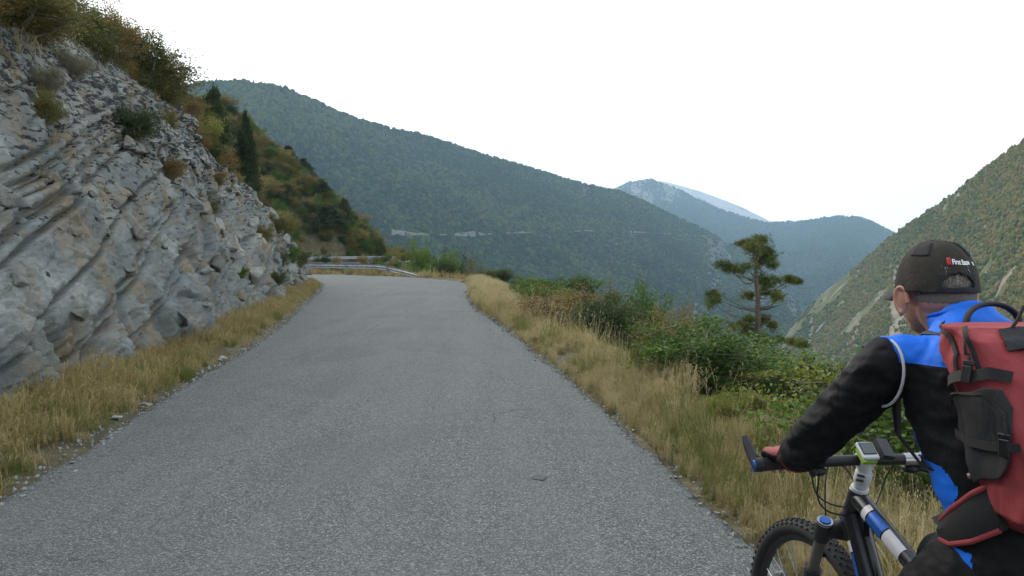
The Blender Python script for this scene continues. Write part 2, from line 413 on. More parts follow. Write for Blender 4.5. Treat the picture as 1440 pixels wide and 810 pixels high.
def mountain(name, prof, Dc, Db, zb, mat, nu=260, nv=110, amp=.06, seed=0, g=1.0, back=.35, spur=5.0, rockx=([0, 2000], [-9, -9]), rocky_t=.5):
    px = np.linspace(prof[0][0], prof[-1][0], nu); py = np.interp(px, [p[0] for p in prof], [p[1] for p in prof])
    kk = np.array([1, 2, 3, 2, 1.])/9; py = np.convolve(np.pad(py, 2, 'edge'), kk, 'valid')
    rr = np.array([ray(a, b) for a, b in zip(px, py)]); hz = np.hypot(rr[:, 0], rr[:, 1])
    ux, uy, te = rr[:, 0]/hz, rr[:, 1]/hz, rr[:, 2]/hz
    dc = np.interp(px, [d[0] for d in Dc], [d[1] for d in Dc]); db = np.interp(px, [d[0] for d in Db], [d[1] for d in Db])
    hc = CAMZ + dc*te
    t = np.concatenate([np.linspace(-back, 0, 12)[:-1], np.linspace(0, 1, nv)])
    D = dc[:, None] + (db-dc)[:, None]*t[None, :]
    tt = np.clip(t, 0, 1)[None, :]
    H = hc[:, None] + (zb-hc)[:, None]*tt**g + np.where(t < 0, t*900*.55, 0)[None, :]*(dc/1500)[:, None]
    X = ux[:, None]*D; Y = uy[:, None]*D
    arc = px[:, None]/1120.*dc[:, None]
    rel = np.maximum(hc-zb, 60)[:, None]
    rid = 1-np.abs(fbm(px[:, None]*spur/400+tt*1.3, tt*1.6+0*px[:, None], seed=seed, o=3))*2
    env = np.sin(np.pi*np.clip(tt, 0, 1)**.8)
    H = H + rel*amp*(rid-.6)*env + fbm(X*.012, Y*.012, H*.012, seed=seed+50, o=5, g=.6)*rel*amp*.55*(env+.03)
    V = np.stack([X, Y, H], -1)
    me = npmesh(name, V.reshape(-1, 3), grid_faces(nu, len(t)))
    rk = (fbm(px[:, None]*.05+0*tt, tt*3.0+0*px[:, None], seed=seed+90, o=5, g=.62)+fbm(px[:, None]*.012+0*tt, tt*2.+0*px[:, None], seed=seed+97, o=2)*.6)*2.2 + np.interp(px, *rockx)[:, None] - np.abs(tt-rocky_t)*2.2
    rk = np.clip(rk*1.1+.15, 0, 1); at_ = me.attributes.new('rock', 'FLOAT', 'POINT'); at_.data.foreach_set('value', rk.astype(np.float32).ravel())
    o = tag(link(name, me, mat, smooth=True), kind='structure')
    MESHES[name] = (V, t, px, rk)
    return o
FG = [(.006,.019,.010), (.013,.032,.014), (.035,.055,.018)]
m_for = forest_mat('forest_slope', FG, (.17,.16,.155), .665)
m_for2 = forest_mat('dry_slope', [(.035,.055,.022), (.085,.10,.034), (.18,.16,.065)], (.36,.31,.25), .52, 2.2)
m_far = forest_mat('far_slope', [(.012,.032,.02), (.02,.042,.024), (.035,.055,.03)], (.26,.25,.23), .62, .5)
m_peak = forest_mat('bare_peak', [(.03,.045,.03), (.16,.16,.14), (.3,.3,.28)], (.5,.49,.47), .38, .4)
mountain('forest_mountain', [(60,190),(120,165),(200,140),(265,121),(300,116),(350,115),(400,124),(450,146),(500,167),(550,182),(600,191),(640,204),(680,218),(720,229),(760,241),(800,253),(840,263),(870,269),(900,281),(950,305),(1000,328),(1040,352),(1080,385),(1120,425),(1160,470),(1200,520)],
         [(60,1000),(350,1250),(800,1750),(1000,2050),(1200,1800)], [(60,330),(350,400),(800,560),(1000,800),(1200,1000)], -156, m_for, nu=420, nv=190, amp=.085, seed=31, g=.93, rockx=([500, 740, 860, 1000, 1100, 1200], [-1.1, -.35, .2, .5, .6, .6]), rocky_t=.42)
mountain('dry_hillside', [(1080,520),(1100,475),(1150,418),(1200,378),(1258,329),(1300,300),(1340,274),(1380,241),(1410,219),(1440,197),(1500,150),(1600,80),(1750,0),(2100,-140),(2500,-250),(3100,-300)],
         [(1080,1150),(1258,1000),(1440,720),(1750,600),(3100,560)], [(1080,780),(1258,480),(1440,320),(1750,250),(3100,210)], -156, m_for2, nu=900, nv=170, amp=.07, seed=41, g=.95, rockx=([1080, 1750], [-.5, -.2]), rocky_t=.3)
mountain('blue_ridge', [(800,330),(840,277),(862,265),(890,255),(912,251),(930,256),(960,269),(990,284),(1020,297),(1050,307),(1080,313),(1120,312),(1180,304),(1212,306),(1240,318),(1258,328),(1300,350),(1400,420)],
         [(800,4200),(1400,3600)], [(800,1900),(1400,1700)], -156, m_far, nu=240, nv=110, amp=.09, seed=52, g=.85, rockx=([800, 950, 1000, 1400], [.55, .3, -.7, -.3]), rocky_t=.0)
mountain('bare_peak', [(780,320),(862,285),(890,268),(912,258),(935,255),(960,262),(985,269),(1020,282),(1045,292),(1075,307),(1120,330)],
         [(780,6000),(1120,5600)], [(780,4200),(1120,4000)], 100, m_peak, nu=160, nv=60, amp=.04, seed=63, g=1)

# trees that read as one wood on the far slopes
def blob(seed, kind):
    r = random.Random(seed); bm = bmesh.new()
    if kind == 'cone':
        bmesh.ops.create_cone(bm, cap_ends=True, segments=6, radius1=.36, radius2=.02, depth=1.0); bmesh.ops.translate(bm, vec=(0,0,.5), verts=bm.verts)
        for v in bm.verts: v.co += Vector((r.uniform(-.06,.06), r.uniform(-.06,.06), 0))
    else:
        bmesh.ops.create_icosphere(bm, subdivisions=2, radius=.5)
        for v in bm.verts:
            k = 1+.5*(r.random()-.5); v.co = Vector((v.co.x*k, v.co.y*k, v.co.z*k*1.05+.4))
    me = bpy.data.meshes.new('far_tree'); bm.to_mesh(me); bm.free(); return me
def farleaf(name, cols):
    m, nt, b = M(name, .95); b.inputs['Specular IOR Level'].default_value = .08
    f = noise(nt, geopos(nt), .005, 7, .7); oi = nt.nodes.new('ShaderNodeObjectInfo')
    k = N(nt, 'ShaderNodeMath', operation='MULTIPLY_ADD'); nt.links.new(oi.outputs['Random'], k.inputs[0]); k.inputs[1].default_value = .45; nt.links.new(f, k.inputs[2])
    setc(nt, b, ramp(nt, k.outputs[0], [(.4+.55*i/(len(cols)-1), cols[i]) for i in range(len(cols))])); return m
ml1 = farleaf('far_wood', [(.003,.010,.006), (.007,.022,.010), (.018,.044,.013), (.070,.092,.022)])
ml2 = farleaf('dry_scrub', [(.02,.045,.014), (.06,.08,.022), (.13,.13,.035), (.18,.13,.05)])
ml3 = farleaf('blue_wood', [(.008,.024,.015), (.014,.034,.02), (.025,.048,.024)])
def wood(name, src, n, mats, smin, smax, tmax, label, cover=.0, tmin=0.0, seed=0):
    V, t, px, RK = MESHES[src]; r = np.random.default_rng(seed)
    j0 = np.searchsorted(t, tmin); j1 = np.searchsorted(t, tmax)-1
    A = V[:-1, j0:j1]; B = V[1:, j0:j1]; C = V[:-1, j0+1:j1+1]
    ar = np.linalg.norm(np.cross(B-A, C-A), axis=-1); 
    ci = A
    p = (ar*(1-.93*RK[:-1, j0:j1])/np.maximum(np.linalg.norm(ci, axis=-1), 1)**.6).ravel(); p /= p.sum()
    k = r.choice(len(p), n, p=p); i, j = np.unravel_index(k, ar.shape); a, b2 = r.random(n)[:, None], r.random(n)[:, None]
    P = A[i, j] + (B[i, j]-A[i, j])*a + (C[i, j]-A[i, j])*b2
    if cover: 
        keep = fbm(P[:, 0]*.02, P[:, 1]*.02, P[:, 2]*.02, seed=seed, o=4) > cover; P = P[keep]
    n = len(P)
    rot = np.zeros((n, 3)); rot[:, 2] = r.random(n)*6.28
    s = smin+(smax-smin)*r.random(n)**1.5; P[:, 2] -= .12*s
    scatter(name, P, rot, s, [hidden('far_tree', blob(seed+q, 'cone' if q < 2 else 'b'), mats) for q in range(5)], label, 'wood')
wood('mountain_forest', 'forest_mountain', 125000, ml1, 3.2, 7.4, .93, 'dark green mixed wood covering the long mountain on the left', seed=3)
wood('hillside_scrub', 'dry_hillside', 95000, ml2, 1.3, 4.2, .97, 'olive scrub and small trees over the stony slope on the right', cover=-.28, seed=4)
wood('ridge_forest', 'blue_ridge', 40000, ml3, 7, 13, .9, 'bluish wood on the distant ridge that closes the valley', seed=5)

# the old road cut along the forest mountain: pale walls and scree
m_cut = plain('pale_road_cut', (.15,.145,.125), .95, var=.5, sc=.3)
V, t, px, _rk = MESHES['forest_mountain']
rowpts = []
for i, p in enumerate(px):
    if 548 < p < 1008:
        target = CAMZ + 0; yy = 331 + 4*math.sin(p*.013) + (p-780)*.008
        te = ray(p, yy); el = te[2]/math.hypot(te[0], te[1])
        Dh = np.hypot(V[i, :, 0], V[i, :, 1]); e = (V[i, :, 2]-CAMZ)/Dh
        js = [j for j in range(13, len(t)-1) if e[j] >= el > e[j+1]]
        if js:
            j = js[0]; k = (e[j]-el)/(e[j]-e[j+1]); q = V[i, j]*(1-k)+V[i, j+1]*k; rowpts.append(q)
rp = np.array(rowpts); ar = np.arange(len(rp)); rs = np.linspace(0, len(rp)-1, len(rp)*4); rp = np.stack([np.interp(rs, ar, rp[:, i]) for i in range(3)], 1)
dirs = rp[:, :2]/np.linalg.norm(rp[:, :2], axis=1)[:, None]
hgt = 1.2+1.3*fbm(rs*.12, rs*0, seed=77, o=4)+ 9*np.clip(fbm(rs*.05, rs*0, seed=79, o=3)-.22, 0, 1); hgt = np.where(fbm(rs*.09, rs*0, seed=81, o=3) > -.16, hgt, .0)
rows = []
for off, hf in ((-9, -.8), (-8.5, .05), (-3.5, .08), (-2.5, .55), (3, 1.0), (7, .9)):
    jit = fbm(rs*.5, rs*0+off, seed=83, o=3)*1.2
    rows.append(np.stack([rp[:, 0]+dirs[:, 0]*(off+jit), rp[:, 1]+dirs[:, 1]*(off+jit), rp[:, 2]+3.2+hgt*hf*1.0-(hgt <= .3)*14], 1))
Vv = np.stack(rows, 1); me = npmesh('mountain_road_cut', Vv.reshape(-1, 3), grid_faces(len(rs), len(rows)))
tag(link('mountain_road', me, m_cut), kind='structure')

# ============================================================ HAZE
mh = bpy.data.materials.new('haze'); mh.use_nodes = True; nt = mh.node_tree; nt.nodes.clear()
oo = nt.nodes.new('ShaderNodeOutputMaterial'); pv = nt.nodes.new('ShaderNodeVolumePrincipled')
pv.inputs['Color'].default_value = (.53, .77, .98, 1); pv.inputs['Density'].default_value = HAZE = .00015; pv.inputs['Anisotropy'].default_value = .2
nt.links.new(pv.outputs[0], oo.inputs['Volume'])
mb = MB(); mb.box((0, 2900, 230), (10500, 8900, 776)); o = mb.build('haze', mh, smooth=False)
tag(o, 'pale blue haze filling the valley', 'haze', kind='stuff')
# ============================================================ CLIFF
def rockmat(name):
    m, nt, b = M(name, .88); b.inputs['Specular IOR Level'].default_value = .3
    gp = geopos(nt)
    a = noise(nt, gp, .8, 7, .62, .3); a2 = noise(nt, gp, 6, 6, .65)
    c = ramp(nt, a, [(.3, (.13,.142,.131)), (.5, (.25,.266,.245)), (.68, (.42,.432,.40))])
    c = mix(nt, ramp(nt, a2, [(.35, .5), (.65, 0)]), c, (.085,.088,.082))
    # ochre iron stains running down the joints
    pm = N(nt, 'ShaderNodeMapping'); pm.inputs['Scale'].default_value = (1.5, 1.1, .8); nt.links.new(gp, pm.inputs['Vector'])
    c = mix(nt, ramp(nt, noise(nt, pm.outputs[0], 1.0, 6, .6, .8), [(.47, 0), (.62, .65)]), c, (.26,.19,.11))
    c = mix(nt, ramp(nt, noise(nt, pm.outputs[0], .55, 5, .6, .2), [(.54, 0), (.70, .6)]), c, (.15,.18,.215))
    # white calcite scars and black lichen spots
    c = mix(nt, ramp(nt, noise(nt, gp, 4.5, 5, .7, .5), [(.66, 0), (.72, .6)]), c, (.42,.42,.40))
    sx = nt.nodes.new('ShaderNodeSeparateXYZ'); nt.links.new(gp, sx.inputs[0])
    hz = N(nt, 'ShaderNodeMapRange'); hz.inputs['From Min'].default_value = .8; hz.inputs['From Max'].default_value = 4.4; hz.inputs['To Min'].default_value = -.12; hz.inputs['To Max'].default_value = .085; nt.links.new(sx.outputs[2], hz.inputs[0])
    lp = N(nt, 'ShaderNodeMapping'); lp.inputs['Scale'].default_value = (1, .8, 1.9); lp.inputs['Rotation'].default_value = (R_(25), 0, 0); nt.links.new(gp, lp.inputs['Vector'])
    ln = noise(nt, lp.outputs[0], 5.5, 5, .62, .9); ad = N(nt, 'ShaderNodeMath', operation='ADD'); nt.links.new(ln, ad.inputs[0]); nt.links.new(hz.outputs[0], ad.inputs[1])
    c = mix(nt, ramp(nt, ad.outputs[0], [(.565, 0), (.59, .93)]), c, (.022,.023,.024))
    # thin joints too fine for the mesh
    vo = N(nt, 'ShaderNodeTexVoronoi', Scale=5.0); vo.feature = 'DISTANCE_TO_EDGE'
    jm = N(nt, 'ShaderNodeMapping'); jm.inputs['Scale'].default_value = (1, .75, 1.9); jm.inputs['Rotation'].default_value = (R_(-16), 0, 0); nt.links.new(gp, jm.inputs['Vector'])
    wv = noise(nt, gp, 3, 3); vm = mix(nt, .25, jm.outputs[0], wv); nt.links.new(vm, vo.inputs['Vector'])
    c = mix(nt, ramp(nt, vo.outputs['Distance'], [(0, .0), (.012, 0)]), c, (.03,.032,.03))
    setc(nt, b, c)
    mm = N(nt, 'ShaderNodeMath', operation='MULTIPLY_ADD'); nt.links.new(ramp(nt, vo.outputs['Distance'], [(0, 0), (.06, 1)]), mm.inputs[0]); mm.inputs[1].default_value = .16; nt.links.new(noise(nt, gp, 16, 7, .7), mm.inputs[2])
    bump(nt, b, mm.outputs[0], .75, .035)
    return m
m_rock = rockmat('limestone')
LARC = np.concatenate([[0], np.cumsum(np.hypot(*np.diff(EL, axis=0).T))])
TAN = np.gradient(EL, axis=0); TAN = TAN/np.linalg.norm(TAN, axis=1)[:, None]
NRM = np.stack([-TAN[:, 1], TAN[:, 0]], 1)                # away from the road, to the left
for _ in range(12): NRM[1:-1] = (NRM[:-2]+NRM[1:-1]*2+NRM[2:])/4
NRM /= np.linalg.norm(NRM, axis=1)[:, None]
arc0 = np.interp(-6, EL[:, 1], LARC)
arr = [arc0]; 
while arr[-1] < LARC[24*11]-.1:
    yy = np.interp(arr[-1], LARC, EL[:, 1]); arr.append(arr[-1] + max(.03, .0042*math.hypot(yy, 4.5)))
SA = np.array(arr); NS = len(SA); NV = 230
bx = np.interp(SA, LARC, EL[:, 0]); by = np.interp(SA, LARC, EL[:, 1]); nx_ = np.interp(SA, LARC, NRM[:, 0]); ny_ = np.interp(SA, LARC, NRM[:, 1])
T_ = topz(by)+.12; W_ = face_w(topz(by))
vv = np.linspace(-.06, 1.06, NV)
Sg = np.repeat(SA[:, None]-SA[0], NV, 1); 
edge = fbm(SA*.45, SA*0, seed=91, o=4)*.35
Zg = (T_*(1+.10*edge))[:, None]*vv[None, :]
rr_ = np.random.default_rng(5)
def strata(S_, Z_, seed=0):
    Wp = Z_ - .31*S_ + fbm(S_*.16, Z_*.2, seed=seed+1, o=3)*.20 + fbm(S_*1.1, Z_*1.1, seed=seed+2, o=3)*.06
    r = np.random.default_rng(seed+3); th = np.exp(r.normal(-1.42, .85, 400)).clip(.055, 1.0); cum = np.cumsum(th) - 30
    k = np.clip(np.searchsorted(cum, Wp.ravel()).reshape(Wp.shape), 1, 399); q = (Wp-cum[k-1])/th[k]
    hb = r.random(400); hb2 = r.random(400); bl = (.22+1.1*r.random(400)**1.6)*np.maximum(.6, th*2.2).clip(.5, 1.3)
    sk = S_ + Wp*.35 + hb[k]*7 + fbm(S_*.9, Z_*.9, seed=seed+7, o=3)*.15
    ub = sk/bl[k]; ib = np.floor(ub); fb = ub-ib
    jit = _h(ib, k.astype(float), 0*ub, seed+9); jit2 = _h(ib, k.astype(float), 0*ub, seed+10); jit3 = _h(ib, k.astype(float), 0*ub, seed+12)
    eb = np.minimum(fb, 1-fb)*bl[k]; eq = np.minimum(q, 1-q)*th[k]
    env = np.clip(fbm(S_*.35, Z_*.45, seed=seed+20, o=3)*1.6+.75, .05, 1.3)
    g1, g2, k1, k2, ex, ey = vor(sk*2.1+k*.37, Wp*4.2, seed=seed+50)
    d = (np.round(hb2[k]*4)/4-.5)*.34 + (jit-.5)*.26*(hb[k] > .3) - .16*(jit2 < .14) + .12*(jit2 > .90) + (1-q)*.05*np.minimum(th[k]/.25, 1.6)*(.2+jit3) + (fb-.5)*(jit2-.5)*.34 + (k1-.5)*.11 + (k2-.5)*ex*.16 - .04*np.exp(-((g2-g1)/.06)**2)
    d = d*env
    d -= .09*np.exp(-(eb/.022)**2)*env*(jit3 > .2) + .22*np.exp(-(eq/.028)**2)*(hb[k] > .15)
    return d, env
def fractured(S_, Z_, seed=0):
    w1 = fbm(S_*.8, Z_*.8, seed=seed+31, o=4)*.35
    a = R_(52); c, s_ = math.cos(a), math.sin(a)
    p = (S_*c - Z_*s_)*.7; q = (S_*s_ + Z_*c)
    f1, f2, h1, h2, dx, dy = vor(p*1.5+w1, q*1.05+w1*.7, seed=seed+40)
    g1, g2, k1, k2, ex, ey = vor(p*5.1+w1*3, q*3.4-w1*2, seed=seed+44)
    d = (h1-.4)*.40 + (h2-.5)*dx*.45 + (k1-.5)*dy*.3 - .13*np.exp(-((f2-f1)/.05)**2) + (k1-.5)*.10 + (k2-.5)*ex*.12 - .035*np.exp(-((g2-g1)/.07)**2)
    return d
ds, env = strata(Sg, Zg, 11); df = fractured(Sg, Zg, 17)
yb = by[:, None]; hr_ = Zg/T_[:, None]
mk = fbm(Sg*.16, Zg*.3, seed=71, o=3)*.9 + np.clip((yb-17)/7, -.9, .75) + np.where(hr_ < .45, .18, -.12)
mk = np.clip(mk*3+.35, 0, 1)
slab = np.clip((hr_-.70)*5 + fbm(Sg*.5, Zg*.5, seed=72, o=3)*.8, 0, 1)*np.clip((19-yb)/5, 0, 1)
D = ds*(1-mk)+df*mk
D = D*(1-.72*slab)
D += fbm(Sg*.35, Zg*.35, seed=75, o=3)*.34 + fbm(Sg*2.2, Zg*2.2, seed=76, o=5, g=.6)*.075 + fbm(Sg*14, Zg*14, seed=77, o=3)*.012
w5 = fbm(Sg*1.3, Zg*1.3, seed=79, o=3)*.5; r1, r2, c1, c2, ax_, ay_ = vor(Sg*2.6+w5+Zg*.5, (Zg-.31*Sg)*4.0+w5*.6, seed=401); q1, q2, e1, e2, bx_, by_ = vor(Sg*6.5+w5*3, (Zg-.31*Sg)*9.5-w5*2, seed=405)
D += (c1-.5)*.045 + (c2-.5)*ax_*.10 + (c1-.5)*ay_*.07 + (e1-.5)*.018 + (e2-.5)*bx_*.04 - .045*np.exp(-((r2-r1)/.035)**2) - .014*np.exp(-((q2-q1)/.05)**2)
D = D*np.clip((1.06-vv)[None, :]*7, .1, 1)
prof = np.where(vv < 0, 0, vv)
bulge = .35*np.sin(np.pi*np.clip(vv, 0, 1))[None, :]*np.clip(T_/5, 0, 1)[:, None]
off = VERGE + W_[:, None]*prof[None, :]**1.0 - bulge*.5
cn = 1/np.hypot(1, .45)
OX = off - D*cn; ZZ = .05+Zg + D*.45*cn
VX = bx[:, None]+nx_[:, None]*OX; VY = by[:, None]+ny_[:, None]*OX
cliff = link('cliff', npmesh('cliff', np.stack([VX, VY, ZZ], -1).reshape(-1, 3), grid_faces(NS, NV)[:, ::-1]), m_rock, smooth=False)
tag(cliff, kind='structure')
def cliff_point(yw, hf, out=0.0):
    i = int(np.argmin(np.abs(by-yw))); j = int(np.argmin(np.abs(vv-hf)))
    return Vector((VX[i, j]-nx_[i]*out, VY[i, j]-ny_[i]*out, ZZ[i, j])), math.atan2(ny_[i], nx_[i])

def rockmesh(name, seed, d=(1, 1, 1), n=18, sub=1, rough=.05, bev=.05):
    r = random.Random(seed); bm = bmesh.new()
    for i in range(n):
        p = Vector((r.uniform(-.5, .5), r.uniform(-.5, .5), r.uniform(-.5, .5)))
        m_ = max(abs(p.x), abs(p.y), abs(p.z)); p = p*(.5/m_)*r.uniform(.82, 1)
        bm.verts.new((p.x*d[0], p.y*d[1], p.z*d[2]))
    ret = bmesh.ops.convex_hull(bm, input=bm.verts)
    bmesh.ops.delete(bm, geom=[v for v in bm.verts if not v.link_faces], context='VERTS')
    if bev: bmesh.ops.bevel(bm, geom=list(bm.edges), offset=bev*min(d), segments=1, affect='EDGES')
    me = bpy.data.meshes.new(name); bm.to_mesh(me); bm.free(); return me
blocks = [rockmesh('rock_block', 100+i, (1.0, .55, random.Random(i).uniform(.3, .5)), n=9, bev=.06) for i in range(12)]
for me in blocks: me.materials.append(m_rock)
rb = random.Random(21); nb = 0
while nb < 230:
    yw = rb.uniform(8.2, 39) if rb.random() < .78 else rb.uniform(17, 34); hf = rb.uniform(.08, .93)
    if yw < 17 and hf > .74: continue
    q, an = cliff_point(yw, hf)
    s = (.20+.5*rb.random()**1.7)*(1+max(0, yw-14)*.03)
    if yw > 18: s *= 1.25
    o = bpy.data.objects.new('rock_block', rb.choice(blocks)); COL.objects.link(o); o.parent = cliff
    dip = R_(-15+rb.uniform(-7, 7)) if yw < 17 or rb.random() < .35 else R_(38+rb.uniform(-14, 14))
    e = Matrix.Rotation(an+math.pi/2+R_(180), 4, 'Z') @ Matrix.Rotation(R_(rb.uniform(-12, 12)), 4, 'Z') @ Matrix.Rotation(-dip if True else 0, 4, 'Y') @ Matrix.Rotation(R_(rb.uniform(10, 34)), 4, 'X')
    o.matrix_local = Matrix.Translation(q - Vector((math.cos(an), math.sin(an), -.4))*(.02)) @ e @ Matrix.Scale(s, 4)
    nb += 1

# rock cutting beyond the far rail
def outcrop(x0, x1, h, seed):
    tA = np.linspace(0, 1, 150); P = R2F; L2 = np.concatenate([[0], np.cumsum(np.hypot(*np.diff(P, axis=0).T))])
    a0 = np.interp(x0, P[:, 0], L2); a1 = np.interp(x1, P[:, 0], L2); s = np.linspace(a0, a1, 170)
    X = np.interp(s, L2, P[:, 0]); Y = np.interp(s, L2, P[:, 1]); v = np.linspace(-.1, 1, 50)
    Hh = h*(.55+.6*np.abs(fbm(s*.3, s*0, seed=seed, o=3)))*np.sin(np.pi*np.clip((s-a0)/(a1-a0), 0, 1))**.5
    S2 = np.repeat(s[:, None], 50, 1); Z2 = Hh[:, None]*v[None]
    d = fractured(S2*.8, Z2*.8, seed)*1.4 + strata(S2, Z2, seed)[0]*.5
    yo = 1.0+v[None]*1.2*np.ones_like(S2)-d
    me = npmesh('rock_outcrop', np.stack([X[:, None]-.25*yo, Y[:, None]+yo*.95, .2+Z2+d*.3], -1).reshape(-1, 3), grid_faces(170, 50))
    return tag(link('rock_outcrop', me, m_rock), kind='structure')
outcrop(-40, -19, 3.4, 121)

# ---- stones and gravel on the verges
mst = plain('pale_stone', (.29,.295,.28), .9, var=.4, sc=9)
stones = [rockmesh('stone', 300+i, (1, .8, .55), n=10, bev=.05) for i in range(6)]
for me in stones: me.materials.append(mst)
rs_ = random.Random(4)
def edge_pt(side, y, d):
    E = ER if side > 0 else EL; i = int(np.argmin(np.abs(E[:24*10, 1]-y))); tn = TAN[i] if side < 0 else (ER[i+1]-ER[i])/np.linalg.norm(ER[i+1]-ER[i])
    n_ = np.array([-tn[1], tn[0]])*(1 if side < 0 else -1); return E[i]+n_*d
for i in range(64):
    side = 1 if i < 40 else -1; y = rs_.uniform(3.5, 9) if i % 3 == 0 else rs_.uniform(6, 32)
    if i in (0, 1, 2, 3, 4, 5): y = rs_.uniform(5.9, 7.6)
    if 10 <= i < 22: y = rs_.uniform(18, 32)
    p = edge_pt(side, y, rs_.uniform(.0, .4)); s = rs_.uniform(.035, .11)*(1+.03*y)
    o = bpy.data.objects.new('stone', rs_.choice(stones)); COL.objects.link(o)
    o.location = (p[0], p[1], .02+s*.12); o.scale = (s, s*rs_.uniform(.7, 1.1), s*rs_.uniform(.6, 1)); o.rotation_euler = (rs_.uniform(-.3, .3), rs_.uniform(-.3, .3), rs_.uniform(0, 6))
    tag(o, 'pale loose stone lying along the valley edge of the road' if side > 0 else 'pale stone fallen from the cliff onto the road edge', 'stone', 'stones on the right road edge' if side > 0 else 'stones at the foot of the cliff')
for (y_, d_, s_, lb) in ((6.35, .42, .30, 'pale boulder half sunk in the grass beside the right road edge'), (7.6, .30, .20, 'smaller pale boulder just beyond the half sunk one'), (20.5, .45, .34, 'flat grey rock at the bend end of the right verge')):
    p = edge_pt(1, y_, d_); o = bpy.data.objects.new('boulder', stones[int(y_) % 6].copy()); COL.objects.link(o); o.location = (p[0], p[1], .0+s_*.08); o.scale = (s_, s_*.8, s_*.7); o.rotation_euler = (.2, .1, y_); tag(o, lb, 'boulder')
P = []
for side, n in ((1, 2200), (-1, 1800)):
    for k in range(n):
        y = 3.2+ (rs_.random()**1.5)*30
        d = abs(rs_.gauss(0, .16))-.10 if rs_.random() < .8 else rs_.uniform(-.35, .4)
        p = edge_pt(side, y, d); P.append((p[0], p[1], .03))
for yc_, sp_, n_ in ((6.3, .5, 260), (7.4, .35, 160), (12.2, .6, 120), (18, 1.2, 200), (24, 2.0, 420), (30, 2.5, 420)):
    for _ in range(n_): y = rs_.gauss(yc_, sp_); p = edge_pt(1, max(3.3, y), rs_.gauss(.16, .15)+(.25 if yc_ < 8 else 0)); P.append((p[0], p[1], .045))
P = np.array(P); n = len(P); rot = rng.random((n, 3))*6.28; scl = (.010+.030*rng.random(n)**3.2)*(1+P[:, 1]*.035)
scatter('gravel', P, rot, scl, [hidden('gravel_stone', rockmesh('gravel_stone', 400+i, (1, .8, .6), n=9, bev=0), mst) for i in range(4)], 'pale loose gravel along both road edges', 'gravel')
TAR.location = (0, 0, 0)
ii = int(np.argmin(np.abs(EL[:, 1]-pc.y))); aw = EL[ii, 0]; bw = ER[ii, 0]; uu = (pc.x-aw)/(bw-aw)
TAR.location.z = .02+.05*(1-(2*uu-1)**2)+float(fbm(np.array([pc.x*.5]), np.array([pc.y*.5]), seed=4, o=3)[0])*.015+.004
# ============================================================ PLANTS
m_bark = plain('bark', (.115,.095,.078), .95, var=.35, sc=20, bmp=.6)
m_twig = plain('grey_twig', (.17,.15,.12), .95, var=.3, sc=25)
LG = leafmat('green_leaves', [(.03,.06,.014), (.06,.115,.02), (.11,.18,.03)], 1.3)
LD = leafmat('dark_leaves', [(.018,.036,.014), (.036,.064,.019), (.075,.10,.026)], 1.3)
LB = leafmat('rusty_leaves', [(.05,.038,.015), (.14,.085,.024), (.22,.15,.04)], 1.5)
LO = leafmat('olive_leaves', [(.042,.05,.014), (.095,.095,.022), (.18,.16,.04)], 1.2)
LY = leafmat('yellow_green_leaves', [(.06,.09,.014), (.12,.15,.022), (.22,.23,.04)], 1.4)
LGO = leafmat('golden_leaves', [(.07,.06,.016), (.16,.13,.032), (.27,.22,.07)], 1.2)
LS = leafmat('grey_dry_leaves', [(.10,.09,.05), (.18,.165,.10), (.27,.25,.16)], 2)
LN = leafmat('pine_needles', [(.028,.055,.014), (.085,.125,.022), (.20,.22,.04)], 1.6, trans=.15)
LNB = leafmat('browning_needles', [(.04,.05,.012), (.11,.10,.022), (.22,.18,.04)], 1.9, trans=.15)
m_straw = leafmat('dry_grass', [(.19,.15,.065), (.34,.28,.13), (.48,.41,.23)], .9, trans=.3, rough=.7)
m_straw2 = leafmat('golden_grass', [(.18,.13,.045), (.31,.235,.095), (.44,.355,.175)], .9, trans=.3, rough=.7)
m_green = leafmat('green_grass', [(.06,.09,.015), (.12,.15,.03), (.2,.21,.06)], 1.0, trans=.3, rough=.7)

